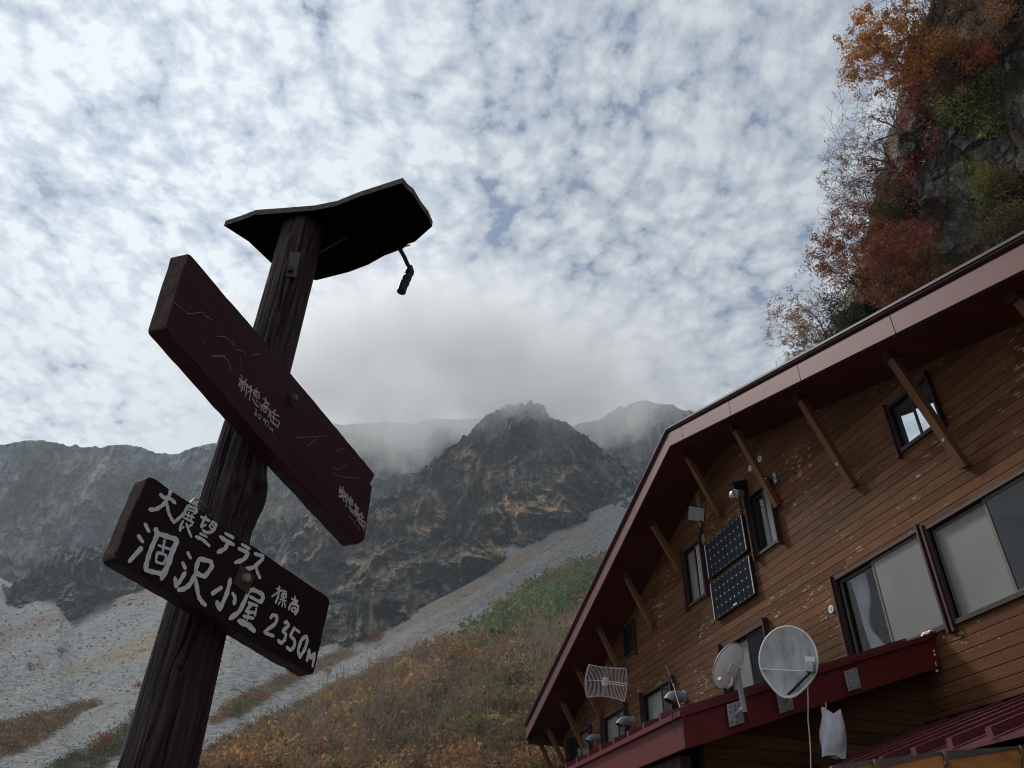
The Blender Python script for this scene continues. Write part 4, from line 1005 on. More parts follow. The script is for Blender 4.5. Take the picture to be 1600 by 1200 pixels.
# porch roof
VY = 7.30; EX_, EZ = 3.77, 3.44; TX, TZ = W, 4.57; PS = (TZ - EZ) / (TX - EX_)
pr = MB(); YP1 = 19.5
def pz(x): return EZ + PS * (x - EX_)
pr.prism([(EX_ + .03, VY + .03, EZ - .07), (W - .002, VY + .03, TZ - .07), (W - .002, VY + .03, TZ - .02), (EX_ + .03, VY + .03, EZ - .02)], (0, YP1 - VY, 0))
po = pr.build('porch_roof', M['redroof'], hut)
v_ = MB(); v_.prism([(EX_, VY, EZ - .33), (W - .002, VY, TZ - .37), (W - .002, VY, TZ - .06), (EX_, VY, EZ - .05)], (0, .028, 0)); v_.build('verge_board', M['red'], po)
v_ = MB(); v_.prism([(EX_ - .02, VY - .035, EZ - .045), (W - .002, VY - .035, TZ - .05), (W - .002, VY - .035, TZ + .0), (EX_ - .02, VY - .035, EZ + .0)], (0, .09, 0)); v_.build('verge_cap', M['red'], po)
v_ = MB(); v_.box((EX_ - .03, VY + .0, EZ - .33), (EX_ - .001, YP1, EZ - .055)); v_.build('eave_board', M['red'], po)
v_ = MB(); v_.box((EX_ - .07, VY - .035, EZ - .05), (EX_ - .021, YP1, EZ + .0)); v_.build('gutter_edge', M['red'], po)
for k in range(28):
    y = 7.74 + .43 * k
    if y > YP1: break
    b_ = MB(); b_.prism([(EX_ - .05, y, EZ - .018), (W - .004, y, TZ - .018), (W - .004, y, TZ + .075), (EX_ - .05, y, EZ + .075)], (0, .05, 0)); b_.build('roof_rib', M['redroof'], po)
# ragged white filler at the wall end of the verge
for k in range(5):
    fl_ = MB(); a = onx(1443 + k * 2.8, 992 - k * 1.2 + rng.normal() * .7, W - .05); fl_.obox(a, (.02 * rng.random() + .008, 0, 0), (0, .014 + .014 * rng.random(), 0), (.004, .003, .008 + .01 * rng.random())); fl_.build('old_sealant', M['white'], po)
    kk = (.3, 1.1, 2.9, 3.3, 4.6)[k]; fl_ = MB(); a = ony(1459 + kk * 1.1, 1015 + kk * 7.2, VY - .004); fl_.obox(a, (.012 * rng.random() + .002, 0, 0), (0, .003, 0), (.003, 0, .004 + .022 * rng.random())); fl_.build('old_sealant', M['white'], po)
# porch side wall (faces the camera) with horizontal boards
pw = MB(); z = 0.; PX0 = 4.13; PYW = 7.66
while z < 4.6:
    x0 = PX0 if z < pz(PX0) - .3 else min(W, EX_ + (z + .12 - EZ + .1) / PS)
    if x0 < W - .1:
        pw.add([(x0, PYW, z + .006), (W - .001, PYW, z + .006), (W - .001, PYW, z + BD - .006), (x0, PYW, z + BD - .006), (x0, PYW + .012, z), (W - .001, PYW + .012, z), (W - .001, PYW + .012, z + BD), (x0, PYW + .012, z + BD)], [(0, 1, 2, 3), (0, 4, 5, 1), (3, 2, 6, 7), (0, 3, 7, 4)])
    z += BD
pw.build('porch_side_wall', M['porchwall'], hut)
pc = MB(); pc.prism([(PX0, PYW + .014, 0), (W - .001, PYW + .014, 0), (W - .001, PYW + .014, pz(W) - .1), (PX0, PYW + .014, pz(PX0) - .1)], (0, .1, 0)); pc.build('porch_core', M['dark'], hut)
bm2 = MB(); bm2.beam((4.0, 9.0, 3.28), (5.0, 9.0, 2.2), .1, .12, (1, 0, 0)); bm2.box((EX_ + .1, VY + .4, 3.0), (EX_ + .22, YP1, 3.12)); bm2.build('porch_brace', M['maroon'], hut)
pb = MB(); pb.box((PX0 + .0, 9.3, 0), (PX0 + .12, 19, 3.5)); pb.build('porch_front_wall', M['red'], hut)
# lean-to roof, lower right
LX0, LZ0, LS, LXE = W, 3.63, .36, 4.68
def lz(x): return LZ0 - LS * (LX0 - x)
lr = MB(); lr.prism([(LXE, 1.0, lz(LXE) - .03), (W - .001, 1.0, LZ0 - .03), (W - .001, 1.0, LZ0), (LXE, 1.0, lz(LXE))], (0, 6.64, 0)); lo = lr.build('lean_to_roof', M['redroof'], hut)
for k in range(16):
    y = 7.28 - .38 * k
    if y < 1.1: break
    b_ = MB(); b_.prism([(LXE - .02, y, lz(LXE) + .004), (W - .16, y, lz(W - .16) + .004), (W - .20, y, lz(W - .20) + .07), (LXE - .02, y, lz(LXE) + .07)], (0, -.055, 0)); b_.build('roof_rib', M['redroof'], lo)
fl2 = MB(); fl2.prism([(W - .17, 1.0, lz(W - .17) + .075), (W - .002, 1.0, LZ0 + .05), (W - .002, 1.0, LZ0 + .07), (W - .17, 1.0, lz(W - .17) + .095)], (0, 6.62, 0)); fl2.build('flashing', M['redroof'], lo)
lw = MB(); lw.box((LXE + .15, 1.1, 0), (W - .002, 7.5, 2.6)); lw.build('lean_to_wall', M['porchwall'], hut)
# gate canopy in front, only its top edge reaches into the view
gate = empty('timber_canopy', (4.1, 4.4, 0), 'orange timber canopy edge with grey metal flashing at the bottom right corner', 'canopy')
def gx(x, y): return ony(x, y, 4.4)
fm = MB(); wm = MB(); wm2 = MB()
pcs = [((1300, 1196), (1368, 1186)), ((1368, 1187), (1477, 1173.5)), ((1477, 1173.5), (1596, 1165)), ((1596, 1165), (1720, 1158))]
for k, (a, b_) in enumerate(pcs):
    y_ = 4.4 - .003 * k
    A, Bq = ony(*a, y_), ony(*b_, y_)
    C1 = ony(b_[0] - 1, b_[1] + 3.5, y_); D1 = ony(a[0] + 3, a[1] + 13.5, y_)
    fm.prism([D1, C1, Bq, A], (0, .03, 0))
    E1 = ony(a[0] + 3, a[1] + 60, y_ + .01); F1 = ony(b_[0] - 1, b_[1] + 60, y_ + .01)
    wm.prism([E1, F1, ony(b_[0] - 1, b_[1] + 3, y_ + .01), ony(a[0] + 3, a[1] + 12.5, y_ + .01)], (0, .03, 0))
fm.build('flashing', simple('grey_flashing', (.13, .115, .12), .4, .5, nscale=8, namp=.2), gate)
wm.build('fascia_plank', M['orangewood'], gate)
dk = MB(); dk.prism([ony(1300, 1240, 4.45), ony(1720, 1225, 4.45), ony(1720, 1163, 4.45), ony(1300, 1203, 4.45)], (0, .12, 0)); dk.build('canopy_beam', M['orangewood'], gate)
for k, x in enumerate((1368, 1477, 1596)):
    p_ = ony(x, {1368: 1187, 1477: 1173.5, 1596: 1165}[x] + 3, 4.38); s = MB(); s.beam(p_ + [0, 0, .012], p_ - [0, 0, .22], .022, .02, (0, 1, 0)); s.build('cover_strip', M['bolt'], gate)
ps = MB(); ps.box((4.0, 4.47, 0), (4.12, 4.59, 2.45)); ps.build('post', M['orangewood'], gate)
# metal pads on the verge
PADS = [(1149, 1115, 'back'), (1226.5, 1094.5, ''), (1332, 1061.5, '')]
pad_pos = []
for i, (x, y, _) in enumerate(PADS):
    c_ = ony(x, y, VY - .045)
    s = MB(); s.obox(c_, (.085, 0, PS * .085), (0, .008, 0), (-.0, 0, .105)); pad_pos.append(c_)
    lab = ('galvanised mounting plate under the small dish', 'galvanised mounting plate under the large dish', 'empty galvanised mounting plate nearest the right end of the porch verge')[i]
    p0 = empty('mounting_plate', c_, lab, 'mounting plate', 'mounting plates on the red porch verge')
    s.build('plate', M['galv'], p0, .003)
    for u_ in (-.055, 0, .055):
        for v2 in (-.075, 0.03, .075):
            if i and (u_ == 0 or v2 == .03): continue
            q = MB(); q.disc(c_ + np.array([u_, -.008, PS * u_ + v2]), (0, -1, 0), .009, 8, .009); q.build('bolt', M['bolt'], p0)
# vent pipes
def vent(x, y, s_, label):
    c_ = onx(x, y, W); r = .085 * s_; o = empty('vent_pipe', c_, label, 'vent pipe', 'elbow vent pipes above the porch roof')
    p = [c_ + [0, 0, 0], c_ + [-.16, 0, 0]]; v = MB()
    arc = [c_ + np.array([-.16 - .16 * math.sin(a), -.0, -.16 * (1 - math.cos(a))]) for a in np.linspace(0, R_(68), 8)]
    v.tube(p + arc[1:], r, 20, cap=False); v.build('elbow', M['galvpipe'], o)
    k = MB(); e = arc[-1]; dd = arc[-1] - arc[-2]; dd /= np.linalg.norm(dd)
    k.tube([e - dd * .012, e - dd * .004], r * .98, 20); k.build('dark_mouth', M['dark'], o)
    rg = MB(); rg.tube([c_ + [-.14, 0, 0], c_ + [-.17, 0, 0]], r * 1.06, 20); rg.build('collar', M['galvpipe'], o)
    fl3 = MB(); fl3.tube([c_ + [-.006, 0, 0], c_ + [-.001, 0, 0]], r * 1.25, 20); fl3.build('wall_flange', M['galvpipe'], o)
vent(1068, 1089, 1.15, 'largest of the elbow vent pipes, nearest to the small dish')
vent(989, 1127, 1.0, 'middle elbow vent pipe, between the two lower windows under the grid antenna')
vent(939, 1153, .9, 'leftmost elbow vent pipe beside the far left lower window')
# solar panels
def quad_panel(y0, y1, z0, z1, label):
    o = empty('solar_panel', (W - .09, (y0 + y1) / 2, z0), label, 'solar panel', 'solar panels on the board wall')
    b_ = MB(); b_.box((W - .075, y0 - .015, z0 - .015), (W - .012, y1 + .015, z1 + .015)); b_.build('frame', M['black'], o)
    me = bpy.data.meshes.new('cells'); off = wpos(o); x = W - .079
    me.from_pydata([(x - off.x, y1 - off.y, z0 - off.z), (x - off.x, y0 - off.y, z0 - off.z), (x - off.x, y0 - off.y, z1 - off.z), (x - off.x, y1 - off.y, z1 - off.z)], [], [(3, 2, 1, 0)])
    uv = me.uv_layers.new(name='uv')
    for l, c_ in zip(uv.data, [(0, 1), (1, 1), (1, 0), (0, 0)]): l.uv = c_
    me.materials.append(M['solar']); q = bpy.data.objects.new('cells', me); COL.objects.link(q); q.parent = o
    for yy in (y0 - .012, y1 - .006):
        s = MB(); s.box((W - .084, yy, z0 - .005), (W - .0755, yy + .018, z1 + .005)); s.build('side_rail', M['white'], o)
    s = MB(); s.box((W - .012, (y0 + y1) / 2 - .3, z0 + .05), (W + .0, (y0 + y1) / 2 + .3, z0 + .1)); s.build('bracket', M['galv'], o)
    return o
quad_panel(10.68, 12.02, 7.00, 7.63, 'upper of the two dark blue solar panels on the wall')
o = quad_panel(10.66, 12.00, 6.235, 6.865, 'lower of the two dark blue solar panels on the wall')
s = MB(); s.box((W - .0835, 11.22, 6.246), (W - .0795, 11.34, 6.272)); s.build('maker_plate', M['white'], o)
# flood light left of the panels, on a bare plank
o = empty('wooden_plank', onx(1103, 845, W - .02), 'narrow bare plank nailed upright left of the solar panels, carrying the square flood light', 'plank')
s = MB(); s.box((W - .035, 12.06, 7.72), (W - .003, 12.20, 8.80)); s.build('plank', M['paleplank'], o)
c_ = onx(1088, 803, W - .42); o = empty('flood_light', c_, 'square grey flood light tilted on a short arm left of the solar panels', 'flood light')
n_ = np.array([-.62, -.60, -.50]); n_ /= np.linalg.norm(n_); a_ = np.cross(n_, [0, 0, 1]); a_ /= np.linalg.norm(a_); b2 = np.cross(a_, n_)
a2 = a_ * math.cos(.35) + b2 * math.sin(.35); b3 = -a_ * math.sin(.35) + b2 * math.cos(.35)
s = MB(); s.obox(c_ - n_ * .035, a2 * .155, b3 * .135, n_ * .03); s.build('housing', M['black'], o, .006)
s = MB(); s.obox(c_, a2 * .145, b3 * .125, n_ * .004); s.build('lamp_glass', M['lampglass'], o)
s = MB(); pl = np.array([W - .035, 12.13, 7.98]); s.tube([c_ - n_ * .06, c_ + [.1, 0, -.18], pl], .018, 8); s.obox(pl + [-.02, 0, 0], (.025, 0, 0), (0, .035, 0), (0, 0, .06)); s.build('arm', M['black'], o)
# twin head lamp on a black bracket right of it
c_ = onx(1143, 776, W - .36); wb = onx(1168, 762, W)
o = empty('wall_lamp', wb, 'silver headed spot lamp on a black angled bracket above the solar panels', 'lamp')
s = MB(); s.prism([(W - .30, wb[1] - .02, wb[2] + .04), (W - .005, wb[1] - .02, wb[2] + .16), (W - .005, wb[1] - .02, wb[2] - .18), (W - .25, wb[1] - .02, wb[2] - .12)], (0, .12, 0)); s.build('bracket', M['black'], o)
s = MB(); e0 = onx(1148, 772, W - .34); e1 = onx(1158, 772, W - .2); s.tube([e1, e0], [.075, .085], 16); s.build('lamp_head', M['galv'], o)
s = MB(); ll = onx(1140, 777, W - .38)
for k in range(8): pass
s.tube([e0, e0 * .5 + ll * .5, ll], [.082, .075, .02], 16); s.build('lamp_lens', M['chrome'], o)
s = MB(); s.tube([e0 + [0, 0, -.08], e0 + [.1, 0, -.25], wb + [-.02, -.05, -.35]], .006, 6); s.build('wire', M['black'], o)
s = MB(); q = onx(1172, 775, W); s.box((W - .02, 10.72, 6.95), (W - .002, 10.76, wb[2] + .1)); s.build('conduit', M['black'], o)
# small fixings on the wall
for (x, y), lb in (((1174, 732), 'lower of two round white ceramic knobs beside a brace'), ((1189, 717), 'upper of two round white ceramic knobs beside a brace')):
    c_ = onx(x, y, W); o = empty('ceramic_knob', c_, lb, 'insulator'); s = MB(); s.disc(c_, (-1, 0, 0), .058, 18, .03); s.build('base', M['white'], o, .006); s = MB(); s.disc(c_ - [.03, 0, 0], (-1, 0, 0), .014, 10, .004); s.build('hole', M['black'], o)
c_ = onx(1301, 952, W); o = empty('wall_vent', c_, 'small round white vent left of the wide curtained window', 'vent')
s = MB(); s.disc(c_, (-1, 0, 0), .055, 20, .03); s.build('rim', M['white'], o, .008); s = MB(); s.disc(c_ - [.0305, 0, 0], (-1, 0, 0), .026, 16, .004); s.build('opening', M['galv'], o)
c_ = onx(1212, 747, W); o = empty('wall_hook', c_, 'thin metal hook bar crossing the brace above the upper window', 'hook'); s = MB(); s.tube([c_, onx(1196, 747.5, W - .32)], .012, 8); s.build('bar', M['chrome'], o); s = MB(); s.obox(c_ - [.01, 0, 0], (.01, 0, 0), (0, .04, 0), (0, 0, .09)); s.build('base', M['galv'], o)
# aerial on the wall by the window
p0 = onx(1053, 1072, W - .1); o = empty('whip_aerial', p0, 'thin whip aerial leaning against the wall above the largest vent pipe', 'aerial')
s = MB(); s.tube([onx(1041, 1040, W - .12), onx(1052, 1072, W - .1)], .006, 6); s.build('rod', M['galv'], o); s = MB(); s.tube([onx(1052, 1068, W - .1), onx(1058, 1092, W - .3), onx(1064, 1108, W - .5)], [.008, .008, .014], 8); s.build('mast', M['galvpipe'], o)

# ------------------------------------------------------------------ dishes
def frame_of(n, up=(0, 0, 1), roll=0.):
    n = np.array(n, float); n /= np.linalg.norm(n); a = np.cross(up, n); a /= np.linalg.norm(a); b_ = np.cross(n, a)
    c_, s_ = math.cos(roll), math.sin(roll); return a * c_ + b_ * s_, -a * s_ + b_ * c_, n
def dish_mesh(c, a, b, n, ra, rb, depth, taper=0.):
    nr, nt = 14, 56; front = []
    for i in range(nr + 1):
        t = i / nr
        for j in range(nt):
            th = 2 * math.pi * j / nt; u = math.cos(th); v = math.sin(th)
            k = 1 - taper * max(0, -v) ** 3 * abs(u) ** .8
            front.append(c + a * ra * t * u * k + b * rb * t * v * (1 + taper * .15 * max(0, -v) ** 4) + n * depth * (t * t - 1))
    fs = [(i * nt + j, i * nt + (j + 1) % nt, (i + 1) * nt + (j + 1) % nt, (i + 1) * nt + j) for i in range(nr) for j in range(nt)]
    return front, fs, front[nr * nt:]
# large dish, concave side to the camera
DC = ony(1231, 1031, 6.80)
tocam = CP - DC; tocam /= np.linalg.norm(tocam)
nd = tocam + np.array([-.42, -.05, .30]); a_, b_, n_ = frame_of(nd, roll=R_(-12))
o = empty('satellite_dish', pad_pos[1], 'large weathered grey satellite dish facing the viewer above the red porch verge', 'satellite dish')
fv, ff, rim = dish_mesh(DC, a_, b_, n_, .285, .335, .065, .45)
s = MB(); s.add(fv, ff, True); s.add([p - n_ * .012 for p in fv], [f_[::-1] for f_ in ff], True); s.build('reflector', M['dish'], o)
s = MB(); s.tube([p - n_ * .006 for p in rim] + [rim[0] - n_ * .006, rim[1] - n_ * .006], .011, 6, cap=False); s.build('rim', M['white'], o)
lnb = DC + n_ * .42 + b_ * -.16 + a_ * .04
lnb = ony(1266, 1046, (DC + n_ * .30)[1]); low_ = DC - b_ * .335
s = MB(); s.tube([low_ - n_ * .02, lnb - b_ * .03], .012, 8); s.build('feed_arm', M['black'], o)
s = MB(); s.tube([DC - a_ * .27 - b_ * .11, lnb - b_ * .02], .007, 6); s.tube([DC + a_ * .275 - b_ * .08, lnb], .007, 6); s.build('stay_rod', M['white'], o)
s = MB(); s.obox(lnb + b_ * .02, a_ * .042, b_ * .05, n_ * .04); s.build('receiver', M['galv'], o, .008)
s = MB(); s.obox(lnb + b_ * .07, a_ * .045, b_ * .05, n_ * .01); s.build('feed_cap', M['white'], o, .004)
s = MB(); hub = DC - n_ * .1; s.tube([pad_pos[1] + [0, -.01, .0], pad_pos[1] + [-.02, -.12, .02], hub - b_ * .1, hub], .024, 10); s.obox(hub, a_ * .07, b_ * .1, n_ * .02); s.build('mount', M['galv'], o)
# its cable
o = empty('white_cable', ony(1262, 1065, 6.75), 'thin white cable hanging from the large satellite dish', 'cable')
s = MB(); s.tube([ony(1262, 1062, 6.7), ony(1262.5, 1078, 6.9), ony(1263, 1095, 6.98), ony(1262.5, 1125, 7.0), ony(1265, 1150, 7.0), ony(1266.5, 1175, 7.0), ony(1267, 1210, 7.0), ony(1267, 1400, 7.0)], .006, 6); s.build('cable', M['cable'], o)
# small dish seen from behind
SC_ = ony(1137, 1040, 6.95); tocam = CP - SC_; tocam /= np.linalg.norm(tocam)
nd = -tocam + np.array([-.95, .15, .55]); a_, b_, n_ = frame_of(nd)
o = empty('satellite_dish', pad_pos[0], 'small pale satellite dish seen from behind on a slanting galvanised pipe', 'satellite dish')
fv, ff, rim = dish_mesh(SC_, a_, b_, n_, .195, .235, .04)
s = MB(); s.add(fv, ff, True); s.add([p - n_ * .008 for p in fv], [f_[::-1] for f_ in ff], True); s.build('reflector', M['dishback'], o)
s = MB(); s.tube([p - n_ * .004 for p in rim] + [rim[0] - n_ * .004, rim[1] - n_ * .004], .007, 6, cap=False); s.build('rim', M['galv'], o)
pt = ony(1150, 1040, 7.02); pbm = ony(1164, 1112, 7.12)
s = MB(); s.tube([pbm, pt + (pt - pbm) * .0], .026, 12); s.build('pole', M['galvpipe'], o)
s = MB(); s.tube([pad_pos[0] + [0, -.008, -.01], pad_pos[0] + [0.02, -.1, .02], pbm + [0, 0, .035]], .022, 10); s.build('bracket', M['galvpipe'], o)
s = MB(); cb = pt; s.obox(cb, (.05, 0, 0), (0, .04, 0), (0, 0, .035)); s.obox(SC_ - n_ * .05, a_ * .035, b_ * .05, n_ * .01); s.tube([SC_ - n_ * .05, cb], .022, 8); s.build('clamp', M['white'], o, .004)
s = MB(); q0 = ony(1141, 1060, 7.0); q1 = ony(1138, 1075, 6.95); s.tube([SC_ - n_ * .05, ony(1144, 1055, 7.0), ony(1142.5, 1070, 6.98), ony(1137, 1074, 6.9), ony(1128, 1066, 6.85), ony(1124, 1060, 6.82)], [.012, .012, .014, .016, .016, .02], 8); s.build('feed_arm', M['white'], o)
# black drop cables
for pts, lb in (([(1163, 1112, 7.2), (1167, 1120, 7.25), (1174, 1150, 7.4), (1185, 1172, 7.5), (1202, 1204, 7.5), (1215, 1240, 7.5)], 'thin black cable dropping from the small dish plate under the porch'),):
    o = empty('black_cable', ony(*pts[0]), lb, 'cable'); s = MB(); s.tube([ony(*q) for q in pts], .005, 5); s.build('cable', M['black'], o)
o = empty('black_cable', onx(1050, 1115, EX_ - .08), 'thin black cable curving over the corner of the porch fascia', 'cable')
s = MB(); s.tube([onx(x, y, EX_ - .09) for x, y in ((1051, 1112), (1050, 1122), (1052, 1137), (1058, 1150), (1066, 1160), (1071, 1167))], .006, 5); s.build('cable', M['black'], o)
# grid antenna
GC = onx(946, 1065, 6.15); tocam = CP - GC; tocam /= np.linalg.norm(tocam); a_, b_, n_ = frame_of(tocam + np.array([.12, .0, -.12]), roll=R_(-4)); a_ = -a_; 
o = empty('grid_antenna', GC - b_ * .3, 'rectangular white wire grid antenna in front of the left eave braces', 'antenna')
def gp_(u, v): return GC + a_ * u * .425 * (1 - .12 * v * v) + b_ * v * .315 * (1 - .12 * (1 - u * u)) + n_ * .13 * (u * u + .45 * v * v)
s = MB()
for u in np.linspace(-1, 1, 31)[1:-1]: s.tube([gp_(u, v) for v in np.linspace(-1, 1, 9)], .0042, 4, smooth=False)
s.build('grid_wires', M['white'], o)
s = MB(); loop = [gp_(u, -1) for u in np.linspace(-1, 1, 12)] + [gp_(1, v) for v in np.linspace(-1, 1, 9)[1:]] + [gp_(u, 1) for u in np.linspace(1, -1, 12)[1:]] + [gp_(-1, v) for v in np.linspace(1, -1, 9)[1:]]
s.tube(loop, .009, 6); s.tube([gp_(u, 0.02) for u in np.linspace(-1, 1, 10)], .008, 6); s.tube([gp_(u, -.12) for u in np.linspace(-.9, 0, 6)], .012, 6); s.build('rim', M['white'], o)
s = MB(); fe = GC + n_ * .28 + a_ * .02; s.tube([GC, fe], .014, 8); s.build('feed_arm', M['white'], o); s = MB(); s.obox(fe + a_ * .02 + b_ * .03, a_ * .05, b_ * .075, n_ * .04); s.build('feed_box', M['white'], o, .01)
s = MB(); s.tube([gp_(0, 1.15), gp_(0, 1), GC - n_ * .03, gp_(0, -1.1)], .014, 8); hb = GC - n_ * .05; s.tube([hb, hb + [W - .3 - hb[0] - .2, 0, 0], (W - .02, hb[1], hb[2] - .1)], .02, 8); s.build('mount', M['galv'], o)
# hanging bag
bc = ony(1302, 1150, 7.08)
o = empty('hanging_bag', bc + [0, 0, .2], 'crumpled white plastic bag hanging under the porch verge', 'bag')
s = MB(); vs = []; nz, nt = 20, 28
bt, bb_ = ony(1301, 1117, 7.08), ony(1303, 1182, 7.02)
for i in range(nz):
    t = i / (nz - 1); c0 = bt + (bb_ - bt) * t
    wx = .135 * (1 - .22 * (1 - t) ** 3) * (1.0 - .012 * math.sin(t * 9)); dp = .075 * math.sin(math.pi * min(1, .15 + t * .9)) + .02
    for j in range(nt):
        th = 2 * math.pi * j / nt; cr = 1 + .06 * math.sin(5 * th + 3 * t) + .04 * math.sin(11 * th - 5 * t)
        zz = .018 * math.sin(3 * th + 1) * (t > .9)
        if i == 0: zz += .07 * abs(math.cos(th)) ** 4
        vs.append(c0 + np.array([wx * math.cos(th) * cr, dp * math.sin(th) * cr, zz]))
s.add(vs, [(i * nt + j, (i + 1) * nt + j, (i + 1) * nt + (j + 1) % nt, i * nt + (j + 1) % nt) for i in range(nz - 1) for j in range(nt)] , True); s.add(vs[-nt:], [tuple(range(nt))]); s.add(vs[:nt], [tuple(range(nt - 1, -1, -1))]); s.build('sack', M['bag'], o)
s = MB(); s.tube([bt + [-.08, 0, .04], ony(1291, 1104, 7.2), ony(1290, 1098, 7.3)], .006, 6); s.build('string', M['white'], o)

# ------------------------------------------------------------------ the sign post
PXY = np.array([-.283, 2.2825])
post = empty('sign_post', (PXY[0], PXY[1], 0), 'tall dark log sign post carrying two carved boards, a plank roof and a lamp arm', 'sign post')
zs = np.linspace(-.1, 3.86, 420); nt = 200; V = []
for z in zs:
    r0 = .0885 if z < 1.9 else np.interp(z, [1.9, 2.4, 2.7, 2.86, 3.2, 3.9], [.0885, .082, .083, .079, .077, .078])
    th = np.arange(nt) / nt * 2 * math.pi
    pp = np.stack([np.cos(th) * 9, np.sin(th) * 9, np.full(nt, z * .9)], -1)
    crk = ridged(np.stack([np.cos(th) * 3.4, np.sin(th) * 3.4, np.full(nt, z * .45)], -1) + 3, 4, 7)
    fine_ = fbm(np.stack([np.cos(th) * 14, np.sin(th) * 14, np.full(nt, z * 2.2)], -1), 4, 8)
    rough_ = np.interp(z, [0, 2.2, 2.7, 3.6], [.5, .8, 1.3, 1.6])
    r = r0 + (fbm(pp * .18, 3, 2) - .5) * .040 + (vnoise(pp * [.05, .05, 3.2], 12) - .5) * .008 - np.clip(crk - .80, 0, .2) * .07 * rough_ + (fine_ - .5) * .006 * rough_
    for ck, (ca, cd, z0_, z1_) in enumerate(((-1.25, .016, -.2, 2.3), (-1.75, .012, 1.2, 2.45), (-2.3, .010, 0, 4), (-1.0, .012, 2.3, 4), (-1.6, .018, 2.9, 4), (-2.0, .014, 2.55, 3.4), (-.7, .012, 0, 2.2), (-2.7, .010, 1.4, 2.6), (-1.42, .009, 1.5, 2.9))):
        wa = ca + .20 * math.sin(z * (2.1 + .37 * ck) + ck) + .07 * math.sin(z * (7 + ck) + 2 * ck) + .03 * math.sin(z * 31 + ck); dth = (th - wa + math.pi) % (2 * math.pi) - math.pi
        r = r - cd * np.exp(-(dth / .032) ** 2) * float(sstep(np.array(z), z0_, z0_ + .2) * (1 - sstep(np.array(z), z1_ - .25, z1_))) * (.6 + .4 * math.sin(z * 23 + ck))
    # knots
    for (kt, kz, kh, kr) in ((R_(-35), 2.68, .030, .10), (R_(-75), 2.665, .016, .055), (R_(-88), 2.14, .012, .035), (R_(-25), 2.50, .012, .05), (R_(-150), 1.90, .006, .03)):
        dth = (th - kt + math.pi) % (2 * math.pi) - math.pi; dd = np.sqrt((dth * .09) ** 2 + (z - kz) ** 2)
        r = r + kh * np.exp(-(dd / kr * 1.3) ** 2) - kh * 1.3 * np.exp(-(dd / kr * 4.5) ** 2)
    cx = PXY[0] + .006 * math.sin(z * 2.1); cy = PXY[1]
    V.append(np.stack([cx + r * np.cos(th), cy + r * np.sin(th), np.full(nt, z)], -1))
V = np.array(V); n_, m_ = V.shape[:2]; idx = np.arange(n_ * m_).reshape(n_, m_); nx_ = np.roll(idx, -1, 1)
Fq = np.stack([idx[:-1], nx_[:-1], nx_[1:], idx[1:]], -1).reshape(-1, 4)
npmesh('post', V.reshape(-1, 3), Fq, M['post'], post, smooth=True)

def rotm(a, b, c):
    a, b, c = R_(a), R_(b), R_(c)
    Rz = np.array([[math.cos(a), -math.sin(a), 0], [math.sin(a), math.cos(a), 0], [0, 0, 1]])
    Rx = np.array([[1, 0, 0], [0, math.cos(b), -math.sin(b)], [0, math.sin(b), math.cos(b)]])
    Ry = np.array([[math.cos(c), 0, math.sin(c)], [0, 1, 0], [-math.sin(c), 0, math.cos(c)]])
    return Rz @ Rx @ Ry
class Plane:
    def __init__(s, bolt, yaw, tilt, roll, D=2.17):
        d = ray(*bolt); s.C = d / math.hypot(d[0], d[1]) * D + CP; s.M = rotm(yaw, tilt, roll); s.n = s.M @ np.array([0, -1, 0.])   # outward normal
    def uv(s, x, y):
        d = ray(x, y); t = (s.C - CP) @ s.n / (d @ s.n); q = s.M.T @ (CP + d * t - s.C); return np.array([q[0], q[2]])
    def w(s, uv, off=0.): return s.C + s.M @ np.array([uv[0], -off, uv[1]])
